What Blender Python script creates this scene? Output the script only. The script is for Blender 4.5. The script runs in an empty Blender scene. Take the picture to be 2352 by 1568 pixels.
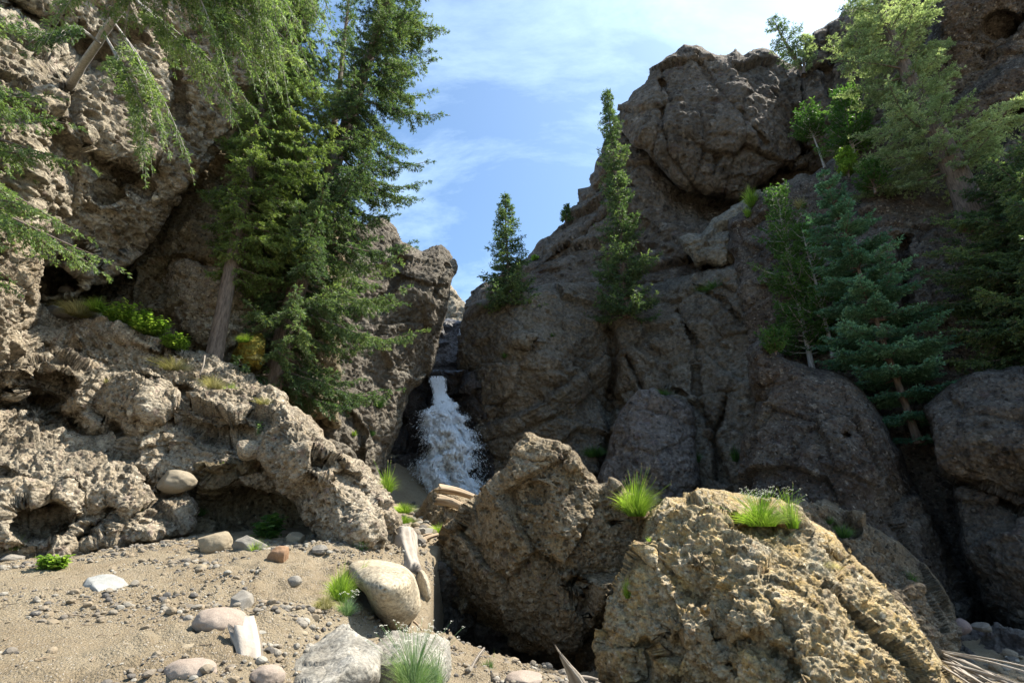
import bpy, math
import numpy as np
from mathutils import Vector, Matrix
R = math.radians
SC = bpy.context.scene
COL = SC.collection

# ------------------------------------------------------------------ camera frame
LENS, PITCH, EYE = 18.0, R(21), np.array([0.0, 0.0, 1.6])
FPX = 2352 * LENS / 36.0
FW = np.array([0, math.cos(PITCH), math.sin(PITCH)])
UPV = np.array([0, -math.sin(PITCH), math.cos(PITCH)])
RT = np.array([1.0, 0, 0])
SUN_EL, SUN_AZ = R(56), R(73)
SUN = np.array([math.sin(SUN_AZ) * math.cos(SUN_EL), math.cos(SUN_AZ) * math.cos(SUN_EL), math.sin(SUN_EL)])

def at(x, y, d):
    """world point seen at (x, y) of a 2352 x 1568 picture, d metres in front of the eye"""
    x = np.asarray(x, float)[..., None]; y = np.asarray(y, float)[..., None]; d = np.asarray(d, float)[..., None]
    return EYE + d * ((x - 1176) / FPX * RT + (784 - y) / FPX * UPV + FW)

def ray(x, y):
    return (x - 1176) / FPX * RT + (784 - y) / FPX * UPV + FW

# ------------------------------------------------------------------ noise
def hsh(ix, iy, iz, seed):
    h = (ix.astype(np.uint32) * np.uint32(374761393) + iy.astype(np.uint32) * np.uint32(668265263)
         + iz.astype(np.uint32) * np.uint32(2147483647 & 1274126177) + np.uint32((seed * 974634777) & 0xffffffff))
    h = (h ^ (h >> np.uint32(13))) * np.uint32(1274126177)
    h = (h ^ (h >> np.uint32(16))) * np.uint32(2246822519)
    h = h ^ (h >> np.uint32(15))
    return h.astype(np.float32) / np.float32(4294967295.0)

ROT = np.array([[0.00, 0.80, 0.60], [-0.80, 0.36, -0.48], [-0.60, -0.48, 0.64]])

def vnoise(p, seed=0):
    i = np.floor(p).astype(np.int64); f = (p - i)
    u = f * f * f * (f * (f * 6 - 15) + 10)
    i = i & 0xffffffff
    X, Y, Z = i[:, 0], i[:, 1], i[:, 2]
    out = 0
    for a in (0, 1):
        wx = u[:, 0] if a else 1 - u[:, 0]
        for b in (0, 1):
            wy = u[:, 1] if b else 1 - u[:, 1]
            for c in (0, 1):
                wz = u[:, 2] if c else 1 - u[:, 2]
                out = out + wx * wy * wz * hsh((X + a) & 0xffffffff, (Y + b) & 0xffffffff, (Z + c) & 0xffffffff, seed)
    return out * 2 - 1

def fbm(p, octv=5, seed=0, gain=.5, ridged=False):
    a, s, o = 1.0, 0.0, 0.0
    q = p.copy()
    for k in range(octv):
        n = vnoise(q, seed + k * 17)
        if ridged: n = 1 - 2 * np.abs(n)
        o = o + a * n; s += a; a *= gain
        q = (q @ ROT.T) * 2.03 + 11.3
    return o / s

def worley(p, seed=0, jit=.7):
    """F1, F2, three random numbers of the nearest cell, vector to its centre"""
    b = np.floor(p - .5).astype(np.int64)
    n = len(p)
    f1 = np.full(n, 9.0); f2 = np.full(n, 9.0)
    cid = np.zeros((n, 3), np.int64); vec = np.zeros((n, 3))
    for dx in (0, 1):
        for dy in (0, 1):
            for dz in (0, 1):
                c = b + np.array([dx, dy, dz]); cu = c & 0xffffffff
                r = np.stack([hsh(cu[:, 0], cu[:, 1], cu[:, 2], seed + k) for k in range(3)], 1)
                v = p - (c + .5 + (r - .5) * jit)
                d = np.sqrt((v * v).sum(1))
                near = d < f1
                f2 = np.where(near, f1, np.minimum(f2, d))
                f1 = np.where(near, d, f1)
                cid[near] = cu[near]; vec[near] = v[near]
    h = np.stack([hsh(cid[:, 0], cid[:, 1], cid[:, 2], seed + 31 + k) for k in range(3)], 1)
    return f1, f2, h, vec

def sstep(a, b, x):
    t = np.clip((x - a) / (b - a), 0, 1)
    return t * t * (3 - 2 * t)

# ------------------------------------------------------------------ mesh building
def mk(name, V, F, mat, parent=None, smooth=True, origin=None, attr=None):
    """V (n,3) world points; F list of (m,k) index arrays"""
    V = np.asarray(V, np.float32)
    if not isinstance(F, list): F = [F]
    F = [np.asarray(f, np.int64) for f in F if len(f)]
    o = np.zeros(3) if origin is None else np.asarray(origin, float)
    me = bpy.data.meshes.new(name)
    me.vertices.add(len(V)); me.vertices.foreach_set('co', (V - o).astype(np.float32).ravel())
    nl = sum(f.size for f in F); nf = sum(len(f) for f in F)
    me.loops.add(nl); me.polygons.add(nf)
    me.loops.foreach_set('vertex_index', np.concatenate([f.ravel() for f in F]).astype(np.int32))
    tot = np.concatenate([np.full(len(f), f.shape[1]) for f in F])
    st = np.concatenate([[0], np.cumsum(tot)[:-1]])
    me.polygons.foreach_set('loop_start', st.astype(np.int32))
    me.polygons.foreach_set('use_smooth', np.full(nf, smooth))
    me.update(calc_edges=True)
    if attr is not None:
        a = me.attributes.new('tint', 'FLOAT', 'POINT'); a.data.foreach_set('value', np.asarray(attr, np.float32))
    me.materials.append(mat)
    ob = bpy.data.objects.new(name, me); COL.objects.link(ob)
    ob.location = o
    if parent is not None:
        ob.parent = parent
        ob.location = o - np.array(parent.location)
    return ob

def tag(o, label=None, cat=None, group=None, kind=None):
    if label: o['label'] = label
    if cat: o['category'] = cat
    if group: o['group'] = group
    if kind: o['kind'] = kind
    return o

def empty(name, loc):
    o = bpy.data.objects.new(name, None); COL.objects.link(o); o.location = [float(v) for v in loc]
    o.empty_display_size = .2
    return o

def tubes(paths, radii, n=6):
    """paths (nb,K,3), radii (nb,K) -> V, F"""
    nb, K, _ = paths.shape
    t = np.gradient(paths, axis=1); t /= np.linalg.norm(t, axis=2, keepdims=True) + 1e-9
    ref = np.where(np.abs(t[..., 2:3]) > .9, np.array([1.0, 0, 0]), np.array([0, 0, 1.0]))
    a = np.cross(t, ref); a /= np.linalg.norm(a, axis=2, keepdims=True) + 1e-9
    b = np.cross(t, a)
    ang = np.arange(n) * 2 * np.pi / n
    ring = paths[:, :, None] + radii[:, :, None, None] * (a[:, :, None] * np.cos(ang)[None, None, :, None] + b[:, :, None] * np.sin(ang)[None, None, :, None])
    V = ring.reshape(-1, 3)
    idx = np.arange(nb * K * n).reshape(nb, K, n)
    f = np.stack([idx[:, :-1], np.roll(idx, -1, 2)[:, :-1], np.roll(idx, -1, 2)[:, 1:], idx[:, 1:]], -1).reshape(-1, 4)
    return V, f

# ------------------------------------------------------------------ materials
def newmat(name):
    m = bpy.data.materials.new(name); m.use_nodes = True
    nt = m.node_tree; nt.nodes.clear()
    out = nt.nodes.new('ShaderNodeOutputMaterial'); bs = nt.nodes.new('ShaderNodeBsdfPrincipled')
    nt.links.new(bs.outputs[0], out.inputs[0])
    return m, nt, bs

class NT:
    def __init__(s, nt): s.nt = nt
    def n(s, typ, **kw):
        nd = s.nt.nodes.new(typ)
        for k, v in kw.items():
            if k.startswith('i_'): nd.inputs[int(k[2:])].default_value = v
            else: setattr(nd, k, v)
        return nd
    def l(s, a, b): s.nt.links.new(a, b)
    def noise(s, vec, scale, detail=4, rough=.55, dist=0):
        nd = s.n('ShaderNodeTexNoise'); nd.inputs['Scale'].default_value = scale
        nd.inputs['Detail'].default_value = detail; nd.inputs['Roughness'].default_value = rough
        nd.inputs['Distortion'].default_value = dist
        s.l(vec, nd.inputs['Vector']); return nd.outputs['Fac']
    def voro(s, vec, scale, feat='F1', out='Distance'):
        nd = s.n('ShaderNodeTexVoronoi'); nd.feature = feat; nd.inputs['Scale'].default_value = scale
        s.l(vec, nd.inputs['Vector']); return nd.outputs[out]
    def ramp(s, fac, stops):
        nd = s.n('ShaderNodeValToRGB'); cr = nd.color_ramp
        while len(cr.elements) < len(stops): cr.elements.new(.5)
        for e, (p, c) in zip(cr.elements, stops):
            e.position = p; e.color = (c[0], c[1], c[2], 1) if not np.isscalar(c) else (c, c, c, 1)
        s.l(fac, nd.inputs[0]); return nd.outputs[0]
    def mix(s, fac, a, b, mode='MIX'):
        nd = s.n('ShaderNodeMixRGB'); nd.blend_type = mode
        for k, v in ((0, fac), (1, a), (2, b)):
            if hasattr(v, 'links'): s.l(v, nd.inputs[k])
            else: nd.inputs[k].default_value = v if np.isscalar(v) else (v[0], v[1], v[2], 1)
        return nd.outputs[0]
    def math(s, op, a, b=0.0):
        nd = s.n('ShaderNodeMath'); nd.operation = op
        for k, v in ((0, a), (1, b)):
            if hasattr(v, 'links'): s.l(v, nd.inputs[k])
            else: nd.inputs[k].default_value = v
        return nd.outputs[0]

def rock_mat(name, base, light, dark, warm, sc=1.0, moss=0.0, bump=1.0, rough=.92, clast=.6, spec=.2, warmamt=.5, grey=0):
    """conglomerate: fine matrix holding clasts of different greys"""
    wm = lambda c: (c[0] * 1.02, c[1] * .975, c[2] * .86)
    base, light, dark, warm = wm(base), wm(light), wm(dark), wm(warm)
    if grey: base, light, dark, warm = [tuple(v * (1 - grey) + grey * sum(c) / 3 for v in c) for c in (base, light, dark, warm)]
    m, nt, bs = newmat(name); g = NT(nt)
    co = g.n('ShaderNodeTexCoord').outputs['Object']
    wp = g.n('ShaderNodeVectorMath'); wp.operation = 'ADD'
    nz = g.n('ShaderNodeTexNoise'); nz.inputs['Scale'].default_value = 3 / sc; nz.inputs['Detail'].default_value = 3
    g.l(co, nz.inputs['Vector'])
    sub = g.n('ShaderNodeVectorMath'); sub.operation = 'SCALE'; sub.inputs['Scale'].default_value = .12 * sc
    g.l(nz.outputs['Color'], sub.inputs[0]); g.l(co, wp.inputs[0]); g.l(sub.outputs[0], wp.inputs[1])
    wv = wp.outputs[0]
    big = g.noise(co, .55 / sc, 4, .6)
    mid = g.noise(co, 3.2 / sc, 5, .65)
    fine = g.noise(co, 20 / sc, 5, .75)
    col = g.mix(g.ramp(big, [(.35, 0), (.62, 1)]), base, light)
    col = g.mix(g.math('MULTIPLY', g.ramp(mid, [(.42, 0), (.66, 1)]), warmamt), col, warm)
    # clasts
    for s_, amt in ((7 / sc, clast), (19 / sc, clast)):
        vn = g.n('ShaderNodeTexVoronoi'); vn.inputs['Scale'].default_value = s_; g.l(wv, vn.inputs['Vector'])
        sep = g.n('ShaderNodeSeparateColor'); g.l(vn.outputs['Color'], sep.inputs[0])
        isc = g.math('MULTIPLY', g.math('GREATER_THAN', sep.outputs[0], .45), g.ramp(vn.outputs['Distance'], [(.34, 1), (.46, 0)]))
        cc = g.ramp(sep.outputs[1], [(0, [v * .6 for v in dark]), (.3, [v * .7 for v in base]), (.5, (base[0] * .95, base[1] * .85, base[2] * .95)), (.75, light), (1, [min(1, v * 1.6) for v in light])])
        col = g.mix(g.math('MULTIPLY', isc, amt), col, cc)
    col = g.mix(.55, col, g.ramp(fine, [(.34, .12), (.5, .52), (.66, .92)]), 'OVERLAY')
    smp = g.n('ShaderNodeMapping'); smp.inputs['Scale'].default_value = (1.6 / sc, 1.6 / sc, .35 / sc); g.l(co, smp.inputs[0])
    col = g.mix(.85, col, g.ramp(g.noise(smp.outputs[0], 1.2, 5, .65), [(.33, .50), (.5, .95), (.68, 1.25)]), 'MULTIPLY')
    if moss > 0:
        mf = g.noise(co, 1.1 / sc, 6, .7, .5)
        col = g.mix(g.math('MULTIPLY', g.ramp(mf, [(.56, 0), (.72, 1)]), moss), col, (.07, .075, .025))
    g.l(col, bs.inputs['Base Color'])
    bs.inputs['Roughness'].default_value = rough
    bs.inputs['Specular IOR Level'].default_value = spec
    # bump
    hh = g.math('ADD', g.math('MULTIPLY', g.voro(wv, 19 / sc, 'F1'), -.6), g.noise(co, 15 / sc, 8, .75))
    bp = g.n('ShaderNodeBump'); bp.inputs['Strength'].default_value = .9 * bump; bp.inputs['Distance'].default_value = .085 * sc
    g.l(hh, bp.inputs['Height']); g.l(bp.outputs[0], bs.inputs['Normal'])
    return m

# ------------------------------------------------------------------ rocks
SURF = []
def surf(px, py):
    """nearest built rock surface seen near this direction"""
    best = None
    for X, Y, V, N in SURF:
        d = (X - px) ** 2 + (Y - py) ** 2; i = int(np.argmin(d))
        if d[i] < 40:
            dd = (V[i] - EYE) @ FW
            if best is None or dd < best[1]: best = (V[i], dd, N[i])
    return best
def jag(poly, amp, seg, rng, smooth=False):
    P = np.array(poly, float); n = len(P); out = []
    if smooth:                       # Catmull-Rom
        for i in range(n):
            a, b, c, d = P[i - 1], P[i], P[(i + 1) % n], P[(i + 2) % n]
            k = max(2, int(np.hypot(*(c - b)) / seg))
            for t in np.arange(k) / k:
                out.append(.5 * ((2 * b) + (c - a) * t + (2 * a - 5 * b + 4 * c - d) * t * t + (3 * b - a - 3 * c + d) * t ** 3))
    else:
        for i in range(n):
            b, c = P[i], P[(i + 1) % n]
            k = max(1, int(np.hypot(*(c - b)) / seg))
            for t in np.arange(k) / k: out.append(b + (c - b) * t)
    out = np.array(out)
    tn = np.roll(out, -1, 0) - np.roll(out, 1, 0); tn /= np.linalg.norm(tn, axis=1, keepdims=True) + 1e-9
    nn = np.stack([tn[:, 1], -tn[:, 0]], 1)
    q = np.c_[out / (seg * 3.0), np.zeros(len(out))]
    off = fbm(q, 3, int(rng.integers(1000))) * amp * 1.6
    return out + nn * off[:, None]

def polydist(px, py, P):
    d = np.full(px.shape, 1e9); bx = px.copy(); by = py.copy()
    ins = np.zeros(px.shape, bool)
    n = len(P)
    for i in range(n):
        x0, y0 = P[i]; x1, y1 = P[(i + 1) % n]
        ex, ey = x1 - x0, y1 - y0
        t = np.clip(((px - x0) * ex + (py - y0) * ey) / (ex * ex + ey * ey + 1e-9), 0, 1)
        qx, qy = x0 + t * ex, y0 + t * ey
        dd = np.hypot(px - qx, py - qy); m = dd < d
        d[m] = dd[m]; bx[m] = qx[m]; by[m] = qy[m]
        if (y0 > y1) != (y0 == y1):
            pass
        c = ((y0 > py) != (y1 > py))
        with np.errstate(divide='ignore', invalid='ignore'):
            xi = x0 + (py - y0) / (y1 - y0 if y1 != y0 else 1e-9) * ex
        ins ^= (c & (px < xi))
    return d, ins, bx, by

def linedist(px, py, pts):
    """distance to a polyline and side (+1 on its left going forward, y down)"""
    d = np.full(px.shape, 1e9); sd = np.ones(px.shape)
    for (x0, y0), (x1, y1) in zip(pts[:-1], pts[1:]):
        ex, ey = x1 - x0, y1 - y0
        t = np.clip(((px - x0) * ex + (py - y0) * ey) / (ex * ex + ey * ey), 0, 1)
        dd = np.hypot(px - x0 - t * ex, py - y0 - t * ey)
        cr = ex * (py - y0) - ey * (px - x0)
        m = dd < d
        d[m] = dd[m]; sd[m] = np.where(cr[m] > 0, -1, 1)
    return d, sd

def depth_field(ctrl, e=60.0):
    C = np.array(ctrl, float); n = len(C)
    D = np.sqrt(((C[:, None, :2] - C[None, :, :2]) ** 2).sum(-1) + e * e)
    A = np.zeros((n + 1, n + 1)); A[:n, :n] = D; A[:n, n] = 1; A[n, :n] = 1
    w = np.linalg.solve(A, np.r_[C[:, 2], 0])
    def f(x, y):
        o = np.full(np.shape(x), w[n])
        for i in range(n): o = o + w[i] * np.sqrt((x - C[i, 0]) ** 2 + (y - C[i, 1]) ** 2 + e * e)
        return o
    return f

def displace(p, s, kind, seed, amp):
    """p world points, s smallest feature in metres, kind tuple of big scale etc. -> offset along the normal"""
    L = kind.get('L', 1.0)                       # size of the big blocks
    wp = p + np.stack([fbm(p / (L * .9) + 7.1 * k, 3, seed + 90 + k) for k in range(3)], 1) * L * .10
    h = fbm(p / (L * 2.2), 4, seed) * L * kind.get('lump', .35)
    if kind.get('facet', .3) > 0:
        sq = np.array(kind.get('sq', (1, 1, 1.0)))
        for sc_, am in ((L, 1.0), (L * .42, .5)):
            f1, f2, hh, v = worley(wp / sc_ * sq, seed + 5)
            pl = ((hh - .5) * 2 * v).sum(1)
            h = h + np.clip(pl, -.5, .5) * sc_ * kind['facet'] * am - (1 - sstep(0, .10, f2 - f1)) * sc_ * .07 * kind.get('crack', 1) * am
    sz = L * kind.get('cob', .42); k = 0
    while sz > s * 1.3 and k < 6:
        q = wp / sz * np.array([1, 1, 1.25])
        f1, f2, hh, v = worley(q, seed + 40 + k * 3, .9)
        r = .20 + .34 * hh[:, 0]
        v = v + (hh - .5) * .15
        f1 = f1 + .25 * np.maximum(0, np.abs(v).max(1) - .25)
        prof = np.clip(1 - (f1 / r) ** 2, 0, 1) ** .6
        knob = hh[:, 1] < kind.get('knob', .5); pit = hh[:, 1] > 1 - kind.get('pit', .25)
        m_ = 1 + .5 * (k > 0)
        h = h + np.where(knob, prof * r * sz * kind.get('kh', .55) * m_, 0) - np.where(pit, prof ** .6 * r * sz * kind.get('ph', .9) * m_, 0)
        sz *= .5; k += 1
    h = h + fbm(p / (L * .30), 5, seed + 3, .55, ridged=True) * L * kind.get('rid', .06)
    oc = max(2, int(math.log2(max(2, L * .12 / s))) + 1)
    h = h + fbm(p / (L * .12), min(oc, 5), seed + 8, .6) * L * kind.get('fine', .03)
    return h * amp

def rock(name, outline, ctrl, mat, kind, step=3.2, seed=1, roll=(40, .6), j=5, thick=3.0, shrink=.35, feats=(), amp=1.0,
         smooth=False, label=None, cat=None, skind=None, group=None, e=60., parent=None):
    rng = np.random.default_rng(seed)
    P = jag(outline, j, 9, rng, smooth)
    x0, y0 = P.min(0) - step; x1, y1 = P.max(0) + step
    xs = np.arange(x0, x1 + step, step); ys = np.arange(y0, y1 + step, step)
    X, Y = np.meshgrid(xs, ys)
    D, ins, bx, by = polydist(X, Y, P)
    D = np.where(ins, D, 0)
    df = depth_field(ctrl, e)
    dep = df(X, Y)
    for ft in feats:
        if ft[0] == 'g':
            d_, _ = linedist(X, Y, ft[1]); wv = 1 + .5 * vnoise(np.c_[X.ravel() / 30, Y.ravel() / 30, np.full(X.size, seed * 1.3)], seed).reshape(X.shape)
            dep = dep + ft[3] * np.exp(-(d_ / (ft[2] * wv)) ** 2)
        elif ft[0] == 's':         # left side of the line nearer by amp, fading over len
            d_, sd = linedist(X, Y, ft[1]); w_ = ft[2]; fade = ft[4] if len(ft) > 4 else 200
            t = sstep(-w_, w_, d_ * sd)
            dep = dep - ft[3] * t * np.exp(-(d_ / fade) ** 2 * (sd > 0)) 
        elif ft[0] == 'b':
            q = ((X - ft[1]) / ft[3]) ** 2 + ((Y - ft[2]) / ft[4]) ** 2
            dep = dep - ft[5] * (np.sqrt(np.clip(1 - q, 0, 1)) if ft[5] > 0 else sstep(1, .55, q))
    t = np.clip(D / roll[0], 0, 1)
    dep = dep + roll[1] * (1 - np.sqrt(np.clip(1 - (1 - t) ** 2, 0, 1)))
    dep = np.maximum(dep, 1.2)
    G = at(X, Y, dep)
    # cells
    c = ins[:-1, :-1] | ins[1:, :-1] | ins[:-1, 1:] | ins[1:, 1:]
    use = np.zeros(X.shape, bool)
    use[:-1, :-1] |= c; use[1:, :-1] |= c; use[:-1, 1:] |= c; use[1:, 1:] |= c
    gu = np.gradient(G, axis=1); gv = np.gradient(G, axis=0)
    N = np.cross(gv, gu); N /= np.linalg.norm(N, axis=2, keepdims=True) + 1e-9
    sn = use & ~ins
    XX = np.where(sn, bx, X); YY = np.where(sn, by, Y)
    G2 = at(XX, YY, dep)
    idx = np.full(X.shape, -1, np.int64); idx[use] = np.arange(use.sum())
    V = G2[use]; NN = N[use]
    # make normals face the eye
    s_ = np.sign(((EYE - V) * NN).sum(1)); NN *= s_[:, None]
    md = float(np.median(dep[use]))
    foot = step * md / FPX
    h = displace(V, foot * 1.6, kind, seed * 7, amp)
    Dm = D[use]
    # displacement direction: normal blended to the view ray, less sideways drift at the outline
    ed = np.clip(Dm / 14, 0, 1)[:, None]
    dirv = (EYE - V); dirv /= np.linalg.norm(dirv, axis=1, keepdims=True)
    dr = NN * .75 + dirv * .25
    h = h - np.median(h) * .8
    h = np.where(h > 0, h * (.3 + .7 * ed[:, 0]), h)
    h = h * np.clip((NN * dirv).sum(1) * 6.0 - .1, .15, 1)
    V = V + dr * h[:, None]
    ii, jj = np.nonzero(c)
    F = np.stack([idx[ii, jj], idx[ii + 1, jj], idx[ii + 1, jj + 1], idx[ii, jj + 1]], 1)
    # skirt from every open edge
    E = np.concatenate([F[:, [0, 1]], F[:, [1, 2]], F[:, [2, 3]], F[:, [3, 0]]])
    nV = len(V)
    key = np.minimum(E[:, 0], E[:, 1]) * nV + np.maximum(E[:, 0], E[:, 1])
    u, first, cnt = np.unique(key, return_index=True, return_counts=True)
    B = E[first[cnt == 1]]
    bv = np.unique(B); mp = np.full(nV, -1, np.int64); mp[bv] = np.arange(len(bv))
    cx, cy = XX[use].mean(), YY[use].mean()
    bX, bY = XX[use][bv], YY[use][bv]
    bd = (V[bv] - EYE) @ FW
    back = max(bd.max(), np.percentile(dep[use], 90)) + thick
    rings = [V]; ringsF = [F]; prev = bv.copy(); base = nV
    pm = lambda k: base + (k - 1) * len(bv) + mp
    K = 4
    for k in range(1, K + 1):
        q = k / K
        sc_ = 1 - shrink * q * q
        dd = bd + (back - bd) * q
        W = at(cx + (bX - cx) * sc_, cy + (bY - cy) * sc_, dd)
        W = W + fbm(W / kind.get('L', 1), 3, seed)[:, None] * dirv[bv] * .15 * kind.get('L', 1)
        rings.append(W)
        a = B if k == 1 else mp[B] + base + (k - 2) * len(bv)
        b = mp[B] + base + (k - 1) * len(bv)
        ringsF.append(np.stack([a[:, 1], a[:, 0], b[:, 0], b[:, 1]], 1))
    SURF.append((XX[use], YY[use], V, NN))
    ctr = rings[-1].mean(0); ci = base + K * len(bv)
    rings.append(ctr[None])
    b = mp[B] + base + (K - 1) * len(bv)
    tri = np.stack([b[:, 1], b[:, 0], np.full(len(b), ci)], 1)
    VV = np.concatenate(rings)
    lo = VV[:, 2].min()
    org = np.array([V[:, 0].mean(), V[:, 1].mean(), lo])
    ob = mk(name, VV, ringsF + [tri], mat, parent, True, org)
    tag(ob, label, cat, group, skind)
    return ob
# ------------------------------------------------------------------ world, sun, camera
w = bpy.data.worlds.new("World"); SC.world = w; w.use_nodes = True
wt = w.node_tree; wt.nodes.clear(); g = NT(wt)
bg = g.n('ShaderNodeBackground'); wo = g.n('ShaderNodeOutputWorld'); g.l(bg.outputs[0], wo.inputs[0])
sky = g.n('ShaderNodeTexSky'); sky.sky_type = 'NISHITA'; sky.sun_disc = False
sky.sun_elevation = SUN_EL; sky.sun_rotation = SUN_AZ; sky.altitude = 0; sky.air_density = 1.0; sky.dust_density = 1.6; sky.ozone_density = 1.0
tc = g.n('ShaderNodeTexCoord').outputs['Generated']
mp_ = g.n('ShaderNodeMapping'); mp_.inputs['Rotation'].default_value = (R(20), R(-25), R(35)); mp_.inputs['Scale'].default_value = (1.1, 3.4, 2.6)
g.l(tc, mp_.inputs[0])
c1 = g.noise(mp_.outputs[0], 1.9, 9, .66, .25); c2 = g.noise(tc, 1.7, 4, .5, .3)
cf = g.math('MULTIPLY', g.ramp(c1, [(.44, 0), (.82, .8)]), g.ramp(c2, [(.30, .25), (.62, 1)]))
skc = g.mix(g.math('MULTIPLY', cf, .8), sky.outputs[0], (7.2, 7.6, 8.2))
skc = g.mix(1, skc, (.92, 1.12, 1.20), 'MULTIPLY'); g.l(skc, bg.inputs[0]); bg.inputs[1].default_value = .09

sl = bpy.data.lights.new('sun', 'SUN'); sl.energy = 5.0; sl.angle = R(.55); sl.color = (1, .93, .82)
so = bpy.data.objects.new('sun', sl); COL.objects.link(so)
so.rotation_euler = Vector(SUN).to_track_quat('Z', 'Y').to_euler(); so.location = (20, 0, 30)
cam = bpy.data.cameras.new('camera'); cam.lens = LENS; cam.sensor_width = 36; cam.clip_end = 3000; cam.clip_start = .05
co_ = bpy.data.objects.new('camera', cam); COL.objects.link(co_); co_.location = EYE; co_.rotation_euler = (R(90) + PITCH, 0, 0)
SC.camera = co_
SC.view_settings.view_transform = 'Standard'; SC.view_settings.look = 'None'; SC.view_settings.exposure = 1.3; SC.view_settings.gamma = 1
SC.cycles.max_bounces = 6; SC.cycles.diffuse_bounces = 5; SC.cycles.transparent_max_bounces = 8

# ------------------------------------------------------------------ materials of the rock
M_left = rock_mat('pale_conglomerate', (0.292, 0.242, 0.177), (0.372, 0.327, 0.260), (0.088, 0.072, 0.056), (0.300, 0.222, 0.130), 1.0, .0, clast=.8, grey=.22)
M_leftfar = rock_mat('pale_cliff', (0.312, 0.269, 0.202), (0.396, 0.359, 0.295), (0.093, 0.076, 0.059), (0.305, 0.243, 0.151), 1.5, .1, clast=.8, grey=.22)
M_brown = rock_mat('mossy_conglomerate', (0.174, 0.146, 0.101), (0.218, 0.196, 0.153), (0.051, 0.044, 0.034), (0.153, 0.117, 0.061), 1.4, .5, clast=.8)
M_mid = rock_mat('grey_conglomerate_cliff', (0.158, 0.140, 0.116), (0.213, 0.194, 0.163), (0.065, 0.054, 0.048), (0.173, 0.130, 0.086), 3.0, .25, clast=.45, grey=.3)
M_far = rock_mat('brown_volcanic_cliff', (0.151, 0.123, 0.098), (0.198, 0.169, 0.144), (0.063, 0.050, 0.042), (0.163, 0.117, 0.078), 5.0, .1, clast=.8, grey=.3)
M_purp = rock_mat('purple_grey_rock', (0.170, 0.148, 0.148), (0.225, 0.202, 0.196), (0.081, 0.066, 0.072), (0.170, 0.135, 0.112), 3.0, .1, clast=.8, grey=.3)
M_right = rock_mat('dark_red_conglomerate', (0.087, 0.068, 0.058), (0.187, 0.163, 0.140), (0.030, 0.025, 0.025), (0.087, 0.055, 0.038), 1.6, .25, clast=.8, grey=.3)
M_p = rock_mat('weathered_boulder', (0.217, 0.172, 0.117), (0.269, 0.235, 0.189), (0.061, 0.049, 0.039), (0.234, 0.159, 0.072), 1.0, .15, clast=.8)
M_q = rock_mat('ochre_boulder', (.37, .30, .18), (.41, .37, .30), (.10, .075, .05), (.42, .29, .11), .9, .0, clast=.75, warmamt=.8)
M_pale = rock_mat('pale_grey_rock', (0.216, 0.204, 0.186), (0.276, 0.270, 0.252), (0.120, 0.108, 0.096), (0.204, 0.180, 0.144), 3.0, 0, clast=.2)
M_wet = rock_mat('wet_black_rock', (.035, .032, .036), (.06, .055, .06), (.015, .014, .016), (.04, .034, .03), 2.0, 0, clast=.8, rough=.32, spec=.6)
M_smooth = rock_mat('smooth_tan_rock', (0.306, 0.272, 0.221), (0.357, 0.327, 0.281), (0.204, 0.170, 0.128), (0.281, 0.230, 0.162), .8, 0, bump=.35, clast=.08)

CL = dict(L=3.2, lump=.08, facet=.22, knob=.5, pit=.30, kh=.5, ph=1.0, rid=.015, fine=.05, crack=.35, cob=.115, sq=(.8, .8, 1.3))
CLF = dict(L=4.6, lump=.06, facet=.18, knob=.45, pit=.25, kh=.4, ph=.6, rid=.02, fine=.05, crack=.5, cob=.09)
LF = dict(L=1.5, lump=.10, facet=.36, knob=.58, pit=.38, kh=.62, ph=1.1, rid=.01, fine=.06, crack=.35, cob=.19)
BK = dict(L=1.1, lump=.12, facet=.48, knob=.58, pit=.32, kh=.62, ph=1.0, rid=.015, fine=.06, crack=.35, cob=.19)
PB = dict(L=1.0, lump=.08, facet=.44, knob=.48, pit=.28, kh=.48, ph=1.35, rid=.01, fine=.055, crack=.3, cob=.16)
SM = dict(L=.8, lump=.06, facet=.0, knob=0, pit=0.03, rid=.0, fine=.008, cob=.1)
AN = dict(L=.5, lump=.10, facet=.9, knob=0.1, pit=0.05, kh=.3, rid=.02, fine=.02, cob=.2, crack=.4)

# ------------------------------------------------------------------ cliffs (terrain)
S = 'structure'
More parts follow.
